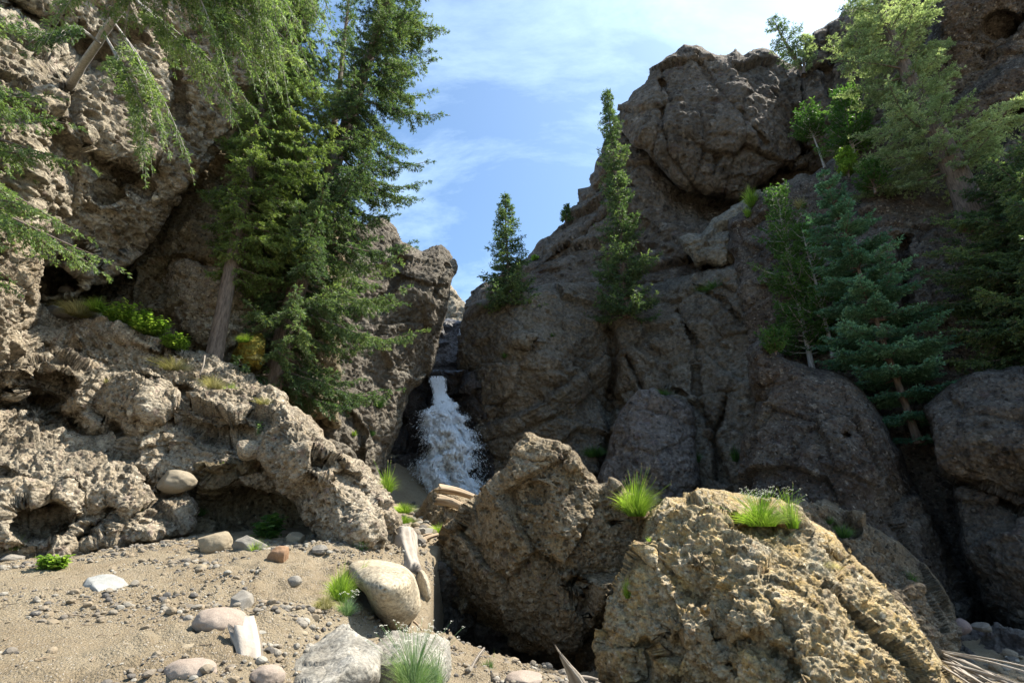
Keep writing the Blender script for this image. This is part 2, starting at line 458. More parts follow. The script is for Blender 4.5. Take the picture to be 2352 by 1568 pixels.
# far lit wall and distant shoulder seen through the gap
rock('cliff', [(1000, 640), (1030, 648), (1048, 668), (1062, 690), (1085, 716), (1092, 760), (1000, 770)],
     [(1030, 650, 46), (1085, 720, 44), (1010, 760, 42), (1060, 740, 43)], M_leftfar, dict(CL, L=3), 2.2, 3, roll=(15, .6), thick=6, skind=S)
rock('cliff', [(1062, 700), (1080, 668), (1118, 645), (1180, 600), (1204, 588), (1232, 562), (1262, 540), (1290, 512), (1302, 486), (1322, 468), (1324, 434), (1352, 424),
               (1352, 400), (1376, 352), (1400, 290), (1425, 250), (1640, 240), (1870, 300), (2010, 300), (2000, 420), (1830, 480), (1720, 690), (1500, 720), (1090, 760)],
     [(1080, 690, 36), (1200, 610, 34), (1330, 450, 36), (1400, 330, 34.6), (1300, 600, 31.5), (1500, 500, 32), (1620, 480, 32.6), (1470, 380, 33), (1700, 560, 30), (1600, 640, 27.5),
      (1350, 680, 28), (1150, 700, 31), (1850, 350, 33), (1640, 260, 37)], M_far, dict(CLF, sq=(.8, .8, 1.7)), 2.6, 5, roll=(26, 1.6), thick=8, j=7, skind=S,
     feats=[('s', [(1100, 690), (1200, 632), (1350, 600), (1500, 560), (1570, 590)], 14, .8, 90), ('s', [(1330, 540), (1420, 470), (1540, 545), (1690, 640)], 12, .9, 90),
            ('g', [(1480, 660), (1560, 650), (1690, 620)], 8, .7), ('g', [(1330, 470), (1400, 440), (1450, 430)], 7, .6),
            ('g', [(1560, 460), (1620, 480), (1720, 455)], 20, .9)])
rock('cliff', [(1845, 170), (1848, 112), (1868, 74), (1905, 55), (1925, 40), (1960, 20), (2010, 10), (2200, -120), (2260, 300), (2010, 330), (1930, 400), (1860, 400), (1840, 300)],
     [(1850, 110, 31), (1900, 60, 31), (1960, 200, 29), (1900, 330, 29.5), (2100, 100, 27), (1860, 360, 31), (2200, -100, 26), (1880, 200, 29.5)],
     M_far, CLF, 2.8, 6, roll=(24, 1.5), thick=7, j=6, skind=S,
     feats=[('g', [(1905, 70), (1900, 200), (1930, 330)], 9, .8), ('g', [(1850, 250), (1870, 350), (1890, 400)], 10, 1.0)])
# the big dome
rock('rock_dome', [(1418, 262), (1420, 240), (1442, 230), (1462, 205), (1482, 192), (1492, 165), (1520, 138), (1552, 122), (1572, 104), (1600, 103), (1622, 118), (1645, 128), (1668, 128),
                   (1690, 115), (1706, 126), (1728, 112), (1752, 108), (1775, 118), (1792, 132), (1830, 148), (1862, 175), (1885, 240), (1888, 310), (1880, 360), (1850, 385), (1800, 396),
                   (1745, 430), (1700, 456), (1650, 458), (1600, 446), (1560, 434), (1525, 398), (1490, 352), (1450, 330), (1425, 300)],
     [(1420, 260, 34), (1500, 180, 34), (1600, 120, 34.5), (1740, 125, 34), (1860, 200, 33), (1600, 300, 31), (1720, 280, 30.2), (1560, 380, 30.9), (1700, 400, 30.2), (1870, 340, 31),
      (1790, 370, 30.2), (1470, 280, 32)], M_far, dict(CLF, lump=.16), 2.3, 7, roll=(34, 1.5), thick=10, j=5,
     label='huge rounded brown rock dome on the skyline above the overhang', cat='rock dome',
     feats=[('g', [(1515, 190), (1522, 270), (1535, 350), (1600, 440)], 6, .7), ('g', [(1795, 140), (1830, 230), (1855, 300), (1875, 350)], 6, .5), ('g', [(1600, 130), (1640, 200), (1700, 260), (1760, 330)], 6, .4),
            ('g', [(1640, 250), (1655, 330), (1640, 400)], 6, .4), ('b', 1560, 330, 50, 110, .5)])
rock('rock_outcrop', [(1560, 548), (1582, 536), (1605, 538), (1625, 520), (1637, 502), (1665, 486), (1695, 470), (1722, 448), (1748, 434), (1742, 470), (1722, 505), (1700, 522), (1684, 545),
                      (1680, 575), (1690, 608), (1660, 612), (1625, 605), (1602, 612), (1590, 590), (1570, 575)],
     [(1570, 560, 25.5), (1640, 560, 24.6), (1640, 510, 26), (1730, 450, 26), (1680, 600, 24.3), (1610, 600, 24.8)], M_pale, dict(CL, L=1.6, facet=.5, knob=.1, pit=.1), 2.0, 8,
     roll=(14, .9), thick=3, j=3, label='pale cream rock outcrop jutting out below the big dome', cat='rock outcrop')
# centre cliff
rock('cliff', [(1052, 748), (1058, 730), (1080, 700), (1100, 690), (1150, 672), (1190, 668), (1260, 655), (1330, 640), (1390, 655), (1480, 650), (1560, 640), (1700, 600), (1750, 800), (1750, 1250), (1400, 1260),
               (1090, 1200), (1100, 1100), (1108, 1050), (1085, 990), (1062, 950), (1052, 880), (1046, 810)],
     [(1055, 760, 26), (1060, 900, 25), (1150, 720, 25), (1200, 780, 23.2), (1150, 880, 23), (1300, 830, 22.8), (1300, 660, 26), (1400, 700, 26), (1400, 800, 24.5), (1385, 900, 24.4), (1250, 1000, 22.6),
      (1120, 1080, 23.6), (1250, 1120, 21.5), (1500, 660, 26.5), (1500, 800, 23.5), (1600, 760, 22.5), (1690, 700, 21.5), (1500, 950, 21.5), (1650, 950, 20), (1700, 1100, 18), (1500, 1130, 19.5), (1740, 800, 20.5)],
     M_mid, dict(CL, L=2.4, pit=.3, ph=.8), 2.4, 9, roll=(26, 1.6), thick=6, j=5, skind=S, e=40,
     feats=[('s', [(1400, 745), (1385, 822), (1310, 880), (1230, 932), (1150, 965), (1095, 985)], 7, .75, 110),
            ('g', [(1402, 760), (1412, 850), (1398, 930), (1402, 1010), (1380, 1090)], 11, 1.5), ('g', [(1402, 900), (1430, 940), (1424, 1010)], 7, .8),
            ('g', [(1560, 720), (1600, 800), (1600, 900), (1640, 1000)], 8, .7), ('b', 1205, 783, 36, 19, .45), ('b', 1130, 945, 24, 14, .3), ('b', 1240, 775, 24, 16, .25),
            ('g', [(1120, 1010), (1200, 990), (1290, 950)], 5, .25), ('g', [(1600, 660), (1660, 690), (1700, 740)], 6, .5),
            ('g', [(1440, 820), (1480, 900), (1560, 900), (1620, 960)], 6, .6), ('g', [(1680, 900), (1640, 1010), (1660, 1100)], 9, .8)])
rock('cliff', [(1375, 1100), (1392, 1050), (1402, 1000), (1420, 950), (1440, 925), (1468, 896), (1500, 893), (1540, 912), (1592, 932), (1602, 990), (1600, 1060), (1610, 1120), (1600, 1240), (1400, 1240)],
     [(1400, 1050, 19.4), (1470, 905, 19.8), (1590, 950, 19.5), (1500, 1050, 17.8), (1600, 1120, 18), (1430, 1130, 18)], M_purp, dict(CL, L=2.0, facet=.2, knob=.3, kh=.3, pit=.2, ph=.4), 2.4, 10,
     roll=(18, .9), thick=3, j=4, skind=S)
# dark gap behind and round the fall
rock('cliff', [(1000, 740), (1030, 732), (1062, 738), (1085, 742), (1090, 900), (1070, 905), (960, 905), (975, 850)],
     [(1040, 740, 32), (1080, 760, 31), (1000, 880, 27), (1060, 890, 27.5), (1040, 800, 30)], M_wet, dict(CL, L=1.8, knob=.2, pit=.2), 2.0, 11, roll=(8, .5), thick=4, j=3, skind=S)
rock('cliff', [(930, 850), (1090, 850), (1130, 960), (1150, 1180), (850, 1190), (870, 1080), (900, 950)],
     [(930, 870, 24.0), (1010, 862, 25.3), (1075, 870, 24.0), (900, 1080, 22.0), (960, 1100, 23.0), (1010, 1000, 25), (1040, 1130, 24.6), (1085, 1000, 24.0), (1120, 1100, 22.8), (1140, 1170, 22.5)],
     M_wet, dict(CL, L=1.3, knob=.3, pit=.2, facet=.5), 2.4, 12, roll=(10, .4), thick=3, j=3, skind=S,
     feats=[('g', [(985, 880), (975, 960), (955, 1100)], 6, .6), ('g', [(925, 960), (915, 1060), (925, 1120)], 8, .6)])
# cliff left of the fall
rock('cliff', [(840, 520), (862, 505), (885, 500), (905, 518), (925, 548), (945, 560), (968, 578), (988, 568), (1012, 562), (1030, 578), (1046, 600), (1047, 625), (1038, 650), (1030, 672),
               (1030, 700), (1022, 740), (1010, 800), (990, 852), (968, 878), (942, 910), (925, 960), (905, 1030), (892, 1090), (880, 1170), (740, 1180), (640, 1000), (600, 850), (640, 600), (700, 450)],
     [(880, 520, 22), (960, 575, 21.5), (1040, 610, 21.3), (1020, 760, 21.0), (960, 880, 20.2), (900, 1060, 18.8), (900, 700, 19.0), (800, 900, 16.8), (760, 1050, 15.6), (660, 850, 15.6), (700, 500, 18), (980, 680, 20)],
     M_mid, dict(CL, L=2.0, pit=.33, ph=.9, knob=.45, kh=.5), 2.4, 13, roll=(30, 1.6), thick=6, j=5, skind=S,
     feats=[('s', [(950, 640), (1000, 655), (1030, 655)], 6, .35, 50), ('g', [(990, 680), (1010, 640), (1030, 610)], 7, .5), ('g', [(900, 560), (920, 620), (880, 700)], 10, .6), ('g', [(790, 940), (830, 1000), (820, 1100)], 10, .7)])
# left overhanging wall
rock('cliff', [(-260, -230), (790, -230), (760, -60), (720, 40), (640, 190), (600, 240), (536, 314), (492, 356), (446, 414), (405, 470), (346, 560), (300, 606), (240, 655), (205, 668),
               (150, 690), (60, 680), (0, 560), (-260, 500)],
     [(-200, 0, 8.8), (0, 0, 9.9), (250, 0, 11.7), (500, 0, 13.7), (750, -100, 16), (640, 190, 14.7), (446, 414, 13.0), (300, 450, 11.5), (346, 560, 12.2), (240, 640, 11.5), (120, 400, 9.9), (100, 620, 10.2), (0, 300, 8.9),
      (350, 200, 12.1), (-200, 400, 7.8)], M_leftfar, dict(LF, L=1.8), 2.8, 14, roll=(16, .5), thick=2.5, shrink=0, j=6, skind=S,
     feats=[('g', [(30, 10), (120, 60), (210, 120)], 26, 1.0), ('b', 120, 645, 75, 40, -1.6), ('g', [(215, 330), (260, 400), (330, 430)], 16, .55), ('b', 290, 395, 45, 26, -.6), ('b', 250, 440, 40, 30, -.5),
            ('g', [(400, 150), (420, 230), (410, 260)], 14, .5), ('g', [(180, 560), (210, 610), (240, 640)], 8, .3), ('b', 350, 380, 26, 22, -.4), ('b', 185, 598, 22, 20, -.4), ('s', [(90, 600), (60, 450), (120, 300)], 14, .4, 90)])
# shaded wall tucked under it
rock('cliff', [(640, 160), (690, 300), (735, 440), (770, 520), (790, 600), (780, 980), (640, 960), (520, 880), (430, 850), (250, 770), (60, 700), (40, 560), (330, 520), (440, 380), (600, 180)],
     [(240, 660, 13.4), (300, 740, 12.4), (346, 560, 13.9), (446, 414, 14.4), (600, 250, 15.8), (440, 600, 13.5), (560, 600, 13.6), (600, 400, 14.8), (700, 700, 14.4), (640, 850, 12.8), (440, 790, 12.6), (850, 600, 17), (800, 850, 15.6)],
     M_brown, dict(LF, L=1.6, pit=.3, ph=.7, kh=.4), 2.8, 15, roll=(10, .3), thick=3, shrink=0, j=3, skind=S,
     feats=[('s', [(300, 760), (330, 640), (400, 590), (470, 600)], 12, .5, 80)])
rock('boulder', [(372, 640), (382, 604), (400, 590), (440, 594), (474, 610), (520, 560), (560, 560), (600, 620), (615, 700), (600, 780), (560, 830), (510, 830), (478, 800), (440, 776), (395, 752), (360, 730), (385, 690)],
     [(390, 610, 13.6), (460, 620, 13.1), (550, 580, 13.6), (600, 700, 13.3), (440, 700, 12.6), (500, 720, 12.5), (500, 800, 12.5), (385, 735, 12.6)], M_left, dict(LF, L=1.3), 2.4, 16,
     roll=(24, .9), thick=1.6, j=4, label='knobbly sunlit boulder behind the leaning spruce trunk, under the shaded wall', cat='boulder')
rock('boulder', [(540, 800), (556, 775), (580, 762), (602, 765), (610, 790), (606, 830), (590, 850), (560, 860), (528, 845)],
     [(540, 810, 11.7), (600, 780, 11.7), (575, 810, 11.2), (570, 850, 11.3)], rock_mat('yellow_moss_rock', (0.120, 0.126, 0.030), (0.204, 0.180, 0.036), (0.036, 0.036, 0.018), (0.240, 0.162, 0.024), .8, .3, clast=.2, warmamt=.8),
     dict(LF, L=.7), 2.0, 17, roll=(18, .5), thick=.8, j=3, label='small rock covered in yellow green moss between the two spruce trunks', cat='rock')
# left edge pillar
rock('cliff', [(-260, 300), (-20, 385), (20, 405), (50, 440), (76, 520), (80, 590), (88, 640), (96, 690), (80, 740), (48, 770), (30, 830), (10, 870), (-10, 960), (-260, 1000)],
     [(-200, 400, 7), (30, 430, 9), (80, 600, 9.3), (90, 700, 9.2), (0, 560, 8.0), (0, 700, 8.1), (40, 780, 8.9), (-100, 800, 7.4), (0, 870, 8.6)], M_left, dict(LF, L=1.3), 2.6, 18, roll=(22, .8), thick=1.6, j=5, skind=S,
     feats=[('b', 45, 470, 22, 35, .3), ('g', [(0, 640), (40, 660), (70, 700)], 10, .25)])
# ------------------------------------------------------------------ right hand cliffs
rock('cliff', [(2125, -70), (2430, -60), (2450, 900), (2500, 1540), (2060, 1540), (1800, 1350), (1700, 1250), (1712, 1120), (1722, 1000), (1728, 900), (1716, 800), (1700, 700), (1690, 640), (1676, 560), (1676, 510),
               (1700, 480), (1742, 448), (1790, 420), (1850, 402), (1890, 380), (1930, 345), (1975, 310), (2015, 290), (2060, 262), (2085, 180), (2140, 60)],
     [(2150, -60, 21), (2352, 0, 19.5), (2540, -200, 20), (2200, 200, 20.0), (2352, 300, 18.5), (2100, 300, 21), (1950, 345, 22.5), (1750, 455, 23.5), (1690, 540, 22.8), (1800, 560, 21), (2000, 480, 19.0), (2200, 500, 17.8),
      (2352, 600, 16.6), (1710, 800, 20.2), (1850, 800, 18.5), (2050, 800, 16), (2352, 900, 15), (1720, 1100, 18), (1900, 1150, 16.5), (2200, 1150, 14.2), (2400, 1300, 13.6), (2150, 1500, 12.2)],
     M_right, dict(CL, L=2.2, knob=.45, kh=.45, pit=.25), 2.8, 20, roll=(30, 1.8), thick=4, shrink=0, j=6, skind=S,
     feats=[('s', [(2040, 300), (2180, 250), (2300, 160), (2560, 60)], 14, -.9, 120), ('g', [(2352, 240), (2280, 330), (2220, 420)], 14, .9), ('g', [(2070, 560), (2080, 700), (2100, 900)], 16, 1.0),
            ('g', [(2260, 130), (2310, 100), (2352, 40)], 8, .6), ('s', [(1740, 470), (1760, 620), (1790, 780)], 18, .7, 90), ('b', 2300, 60, 50, 40, -.8)])
rock('boulder', [(1712, 812), (1722, 790), (1744, 779), (1765, 788), (1780, 812), (1800, 822), (1835, 836), (1872, 850), (1912, 852), (1950, 864), (1972, 888), (1992, 906), (2016, 935), (2034, 965),
                 (2052, 1005), (2075, 1040), (2090, 1085), (2112, 1125), (2140, 1180), (2180, 1260), (2240, 1370), (2230, 1480), (1760, 1380), (1690, 1160), (1700, 1080), (1706, 1010), (1730, 950), (1738, 925), (1720, 880)],
     [(1740, 790, 15.6), (1720, 900, 15.2), (1702, 1080, 14.2), (1850, 860, 14.8), (1990, 910, 14.0), (1850, 1000, 13.2), (1800, 1150, 12.4), (2000, 1100, 12.2), (2060, 1020, 13.4), (2110, 1130, 13.2), (2160, 1250, 12.4),
      (2230, 1400, 11.4), (2000, 1300, 10.8), (1800, 1350, 11)], M_right, dict(BK, L=1.5, pit=.25, ph=.8, kh=.35, facet=.28, lump=.10, cob=.13), 2.4, 21, roll=(34, 1.7), thick=2.5, j=4,
     label='tall sloping shaded boulder with a pointed top, beneath the blue spruce', cat='boulder',
     feats=[('b', 1940, 1000, 18, 9, -.35), ('b', 1755, 830, 40, 50, .2), ('s', [(1722, 1110), (1728, 1000), (1760, 930)], 9, -.3, 40)])
M_shade = rock_mat('shade_painted_conglomerate', (.095, .085, .08), (.15, .14, .135), (.03, .028, .028), (.10, .075, .06), 1.6, .2, clast=.8)  # colour darkened to paint in the shade of the hollow and right edge
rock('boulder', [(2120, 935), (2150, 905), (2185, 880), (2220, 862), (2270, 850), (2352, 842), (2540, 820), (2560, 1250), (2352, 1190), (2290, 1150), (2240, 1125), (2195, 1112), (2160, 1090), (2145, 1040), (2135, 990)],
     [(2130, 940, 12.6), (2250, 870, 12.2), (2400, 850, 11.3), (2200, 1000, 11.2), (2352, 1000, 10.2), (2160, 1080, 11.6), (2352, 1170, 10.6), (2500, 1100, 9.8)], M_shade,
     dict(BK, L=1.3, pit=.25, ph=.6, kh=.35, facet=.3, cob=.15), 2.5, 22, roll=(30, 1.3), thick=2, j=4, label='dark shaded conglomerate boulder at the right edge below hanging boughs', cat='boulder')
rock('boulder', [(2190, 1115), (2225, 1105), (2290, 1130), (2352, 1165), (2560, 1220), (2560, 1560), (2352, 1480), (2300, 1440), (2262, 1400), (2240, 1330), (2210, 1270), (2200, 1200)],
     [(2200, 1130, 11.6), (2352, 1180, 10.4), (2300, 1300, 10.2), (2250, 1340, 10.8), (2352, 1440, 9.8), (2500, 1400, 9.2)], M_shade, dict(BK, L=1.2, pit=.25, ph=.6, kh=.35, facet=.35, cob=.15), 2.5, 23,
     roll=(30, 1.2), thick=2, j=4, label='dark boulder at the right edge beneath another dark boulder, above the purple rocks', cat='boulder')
rock('boulder', [(2185, 1440), (2215, 1428), (2240, 1434), (2262, 1430), (2300, 1440), (2352, 1452), (2560, 1480), (2560, 1700), (2300, 1680), (2180, 1580)],
     [(2200, 1445, 9.4), (2300, 1445, 9.2), (2352, 1500, 8.6), (2250, 1540, 8.6), (2500, 1600, 7.8)], M_purp, dict(BK, L=.8), 2.6, 24, roll=(20, .6), thick=1.2, j=3,
     label='low purple grey rock in the bottom right corner, behind the bleached planks', cat='boulder')
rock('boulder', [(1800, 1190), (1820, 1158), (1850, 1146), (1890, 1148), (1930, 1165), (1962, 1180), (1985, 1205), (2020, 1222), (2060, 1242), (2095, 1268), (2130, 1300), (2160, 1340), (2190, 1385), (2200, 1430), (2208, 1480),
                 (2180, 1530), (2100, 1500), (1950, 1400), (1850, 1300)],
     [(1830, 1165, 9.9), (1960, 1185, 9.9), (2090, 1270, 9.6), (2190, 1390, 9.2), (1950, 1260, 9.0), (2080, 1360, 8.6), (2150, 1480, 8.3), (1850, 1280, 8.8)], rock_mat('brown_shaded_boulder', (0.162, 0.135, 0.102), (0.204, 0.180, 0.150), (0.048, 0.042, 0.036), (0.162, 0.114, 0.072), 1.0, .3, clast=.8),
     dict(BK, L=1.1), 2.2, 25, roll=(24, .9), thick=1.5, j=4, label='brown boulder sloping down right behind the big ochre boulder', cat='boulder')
# ------------------------------------------------------------------ foreground boulders
rock('boulder', [(1388, 1450), (1392, 1400), (1400, 1372), (1425, 1340), (1448, 1300), (1462, 1262), (1478, 1225), (1492, 1190), (1508, 1158), (1530, 1140), (1552, 1136), (1585, 1128), (1620, 1126), (1648, 1128), (1668, 1124),
                 (1700, 1130), (1740, 1140), (1790, 1150), (1830, 1168), (1870, 1200), (1918, 1225), (1950, 1262), (1990, 1300), (2022, 1340), (2060, 1380), (2100, 1430), (2130, 1478), (2160, 1510), (2200, 1560), (2260, 1640),
                 (2260, 1760), (1380, 1760), (1380, 1600)],
     [(1400, 1400, 7.0), (1480, 1220, 7.6), (1540, 1145, 7.9), (1640, 1130, 8.0), (1800, 1160, 7.8), (1950, 1265, 7.5), (2060, 1385, 7.0), (2160, 1515, 6.5), (2250, 1650, 6.0),
      (1540, 1280, 6.7), (1650, 1240, 6.85), (1760, 1320, 6.0), (1900, 1400, 5.75), (2020, 1530, 5.4), (1600, 1380, 6.2), (1750, 1450, 5.4), (1880, 1540, 5.05), (1500, 1460, 6.3), (1620, 1520, 5.9), (1450, 1560, 6.4),
      (1750, 1600, 5.2), (1900, 1700, 5.0), (1600, 1700, 6.0)], M_q, dict(BK, L=1.0, lump=.2), 2.0, 26, roll=(34, .9), thick=2.0, j=5, e=40,
     label='big ochre and grey conglomerate boulder filling the lower right, its top slope in sun', cat='boulder',
     feats=[('b', 1725, 1215, 70, 22, -.3), ('s', [(1495, 1270), (1540, 1330), (1590, 1390), (1620, 1440)], 6, -.28, 80), ('b', 1700, 1420, 90, 45, .22), ('b', 1600, 1290, 26, 22, .16), ('b', 1640, 1210, 34, 18, .15),
            ('g', [(1700, 1470), (1780, 1500), (1850, 1560)], 14, .22), ('b', 1820, 1180, 60, 26, .25), ('b', 1940, 1250, 60, 25, .22), ('b', 1480, 1520, 30, 60, -.3), ('b', 1560, 1440, 60, 50, .25)])
rock('boulder', [(972, 1330), (978, 1285), (1000, 1245), (1030, 1215), (1058, 1178), (1080, 1150), (1108, 1128), (1128, 1120), (1142, 1096), (1160, 1072), (1172, 1048), (1188, 1012), (1206, 996), (1236, 1000), (1256, 1010),
                 (1290, 1018), (1326, 1026), (1334, 1056), (1352, 1082), (1380, 1100), (1412, 1112), (1436, 1140), (1462, 1162), (1484, 1190), (1492, 1220), (1480, 1280), (1460, 1330), (1430, 1360), (1412, 1420), (1404, 1500),
                 (1395, 1570), (1340, 1562), (1270, 1538), (1210, 1500), (1150, 1456), (1090, 1424), (1040, 1400), (1000, 1372)],
     [(975, 1330, 9.4), (1060, 1180, 9.4), (1200, 1012, 9.15), (1320, 1036, 9.15), (1480, 1190, 9.2), (1480, 1320, 8.9), (1400, 1500, 8.8), (1240, 1250, 8.45), (1250, 1100, 8.75), (1120, 1300, 8.8), (1360, 1250, 8.4), (1300, 1400, 8.25),
      (1050, 1390, 9.3), (1180, 1460, 9.2), (1300, 1530, 9.1), (1400, 1560, 8.9), (1150, 1380, 8.7)], M_p, dict(PB, L=1.25), 2.0, 27, roll=(18, .7), thick=2.0, j=6, e=22,
     label='large pitted brown boulder with a blunt peak and a black hollow under it', cat='boulder',
     feats=[('b', 1310, 1440, 52, 55, .3), ('b', 1240, 1030, 60, 28, .15), ('b', 1320, 1062, 30, 24, .25), ('b', 1236, 1130, 34, 26, -.15), ('b', 1055, 1400, 26, 18, .25), ('b', 1410, 1200, 14, 10, -.3), ('b', 1320, 1340, 15, 12, -.4), ('b', 1310, 1010, 10, 8, -.1)])
rock('boulder', [(940, 1225), (945, 1195), (968, 1160), (985, 1135), (1010, 1118), (1050, 1135), (1090, 1150), (1110, 1170), (1080, 1200), (1040, 1225), (1010, 1240), (985, 1262), (950, 1265)],
     [(945, 1210, 13.2), (1010, 1125, 13.6), (1090, 1160, 13.4), (1020, 1180, 12.6), (980, 1250, 12)], M_p, dict(PB, L=.9), 1.8, 28, roll=(20, .6), thick=1.2, j=3,
     label='pale wedge shaped rock under the bleached logs at the foot of the waterfall', cat='boulder')
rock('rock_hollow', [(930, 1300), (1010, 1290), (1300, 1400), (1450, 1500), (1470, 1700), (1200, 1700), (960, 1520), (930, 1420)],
     [(950, 1350, 9.0), (1100, 1450, 9.6), (1300, 1540, 9.6), (1450, 1600, 9.0), (1200, 1650, 9.4)], M_shade, dict(BK, L=.9), 4, 38, roll=(10, .2), thick=1, j=3, label='inner rock face behind the black hollow, its shade put into a dark colour', cat='rock')  # back wall added to close the hollow; its dark colour paints the shade
# left bank
rock('boulder', [(-260, 640), (40, 690), (70, 700), (110, 694), (150, 706), (190, 715), (240, 728), (290, 748), (340, 772), (390, 790), (430, 806), (470, 812), (500, 822), (540, 845), (580, 862), (606, 884), (640, 902), (660, 925),
                 (672, 960), (690, 1010), (700, 1060), (700, 1150), (600, 1120), (400, 1100), (200, 1080), (-260, 1040)],
     [(-200, 700, 9.0), (110, 700, 10.8), (200, 715, 10.9), (300, 755, 10.7), (440, 808, 10.7), (540, 850, 10.6), (640, 905, 10.4), (740, 1000, 9.8), (100, 850, 9.0), (300, 850, 9.6), (450, 900, 9.7), (560, 960, 9.5), (300, 960, 8.9),
      (100, 960, 8.8), (0, 800, 8.6), (450, 1020, 9.0), (200, 1040, 8.9), (600, 1060, 9.0), (0, 1000, 8.9)], M_left, dict(BK, L=1.2), 2.1, 30, roll=(20, .5), thick=2.2, shrink=.15, j=8,
     label='broad rubbly upper ledge of sunlit conglomerate on the left bank', cat='rock ledge',
     feats=[('s', [(30, 905), (60, 830), (130, 800), (200, 840), (300, 870)], 9, -.35, 70), ('g', [(20, 930), (90, 925), (160, 975), (215, 1010), (260, 1000)], 20, .8), ('b', 110, 890, 80, 45, -.55), ('b', 160, 870, 30, 16, .2),
            ('b', 410, 905, 40, 26, -.35), ('b', 330, 940, 36, 26, .25), ('b', 540, 965, 40, 24, .2), ('s', [(60, 780), (180, 800), (260, 770), (340, 800)], 8, .2, 60), ('g', [(400, 960), (480, 1000), (560, 990)], 12, .3)])
rock('boulder', [(-260, 930), (0, 942), (60, 950), (110, 962), (160, 985), (230, 1000), (300, 1030), (350, 1055), (400, 1085), (430, 1118), (452, 1160), (450, 1200), (436, 1222), (400, 1236), (340, 1246), (280, 1252), (200, 1270),
                 (120, 1300), (60, 1310), (-60, 1330), (-260, 1340)],
     [(-200, 950, 7.6), (0, 948, 8.7), (120, 965, 8.9), (300, 1032, 8.9), (440, 1140, 8.7), (440, 1215, 8.0), (300, 1120, 8.0), (150, 1080, 7.7), (200, 1200, 7.5), (0, 1100, 7.2), (50, 1260, 6.9), (330, 1240, 7.6), (-200, 1250, 6.4)],
     M_left, dict(BK, L=.95, knob=.6), 1.9, 31, roll=(24, .6), thick=1.5, shrink=.15, j=4,
     label='lower grey ledge of lumpy conglomerate standing on the sandy ground', cat='rock ledge',
     feats=[('b', 90, 1195, 90, 55, -.55), ('b', 150, 1160, 40, 50, .25), ('b', 400, 1100, 50, 26, .2), ('g', [(180, 1240), (230, 1200), (260, 1170)], 12, .3), ('g', [(0, 1080), (80, 1110), (120, 1180)], 10, .2), ('b', 330, 1110, 22, 16, -.2), ('b', 20, 1240, 40, 30, .15)])
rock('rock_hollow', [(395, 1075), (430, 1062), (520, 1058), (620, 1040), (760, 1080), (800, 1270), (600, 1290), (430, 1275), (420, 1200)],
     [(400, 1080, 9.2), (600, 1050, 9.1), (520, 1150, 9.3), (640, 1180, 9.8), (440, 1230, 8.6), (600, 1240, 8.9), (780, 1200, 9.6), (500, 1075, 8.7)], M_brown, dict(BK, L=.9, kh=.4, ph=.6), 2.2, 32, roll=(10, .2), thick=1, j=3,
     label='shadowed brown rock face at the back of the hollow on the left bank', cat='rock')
rock('boulder', [(596, 1040), (604, 1010), (618, 965), (640, 935), (656, 922), (690, 934), (712, 950), (735, 975), (760, 1010), (785, 1035), (812, 1052), (842, 1070), (866, 1092), (886, 1118), (900, 1150), (918, 1200), (928, 1240),
                 (925, 1285), (880, 1300), (820, 1290), (770, 1265), (738, 1240), (716, 1205), (690, 1185), (668, 1150), (642, 1125), (612, 1088)],
     [(600, 1040, 8.5), (655, 925, 9.0), (740, 985, 8.8), (885, 1120, 8.7), (925, 1250, 8.1), (690, 1030, 7.8), (760, 1090, 7.5), (850, 1200, 7.4), (720, 1180, 8.0), (820, 1275, 7.5), (640, 1100, 8.1)], M_left, dict(PB, L=.95, pit=.4, kh=.6), 1.8, 33,
     roll=(20, .7), thick=1.4, j=9, label='undercut pitted boulder leaning out over the dark hollow on the left bank', cat='boulder',
     feats=[('b', 700, 1165, 30, 20, .15), ('b', 735, 1060, 20, 16, -.3), ('g', [(780, 1080), (830, 1130), (900, 1230)], 14, .25)])
rock('boulder', [(800, 1300), (822, 1286), (860, 1284), (900, 1290), (932, 1302), (952, 1325), (964, 1358), (966, 1392), (952, 1420), (930, 1440), (914, 1450), (892, 1446), (872, 1425), (852, 1392), (835, 1360), (810, 1335)],
     [(820, 1295, 5.7), (900, 1295, 5.7), (962, 1360, 5.45), (935, 1325, 5.25), (880, 1325, 5.1), (900, 1350, 4.95), (900, 1400, 5.1), (945, 1400, 5.3), (905, 1442, 5.4), (850, 1360, 5.0)], M_smooth, SM, 1.8, 34,
     roll=(22, .32), thick=.9, j=1.5, smooth=True, label='smooth rounded tan boulder beside the grass tuft, brown underside in shade', cat='boulder')
rock('boulder', [(962, 1310), (975, 1312), (988, 1340), (990, 1372), (978, 1388), (964, 1384), (955, 1350)], [(970, 1320, 6.9), (985, 1370, 6.8), (965, 1370, 6.9)], M_smooth, SM, 2, 35, roll=(12, .2), thick=.4, j=1, smooth=True,
     label='narrow grey stone squeezed between the smooth tan boulder and the black hollow', cat='stone')
M_white = rock_mat('pale_angular_rock', (0.215, 0.211, 0.206), (0.257, 0.257, 0.257), (0.138, 0.134, 0.129), (0.184, 0.165, 0.138), .6, 0, bump=.5, clast=.12)
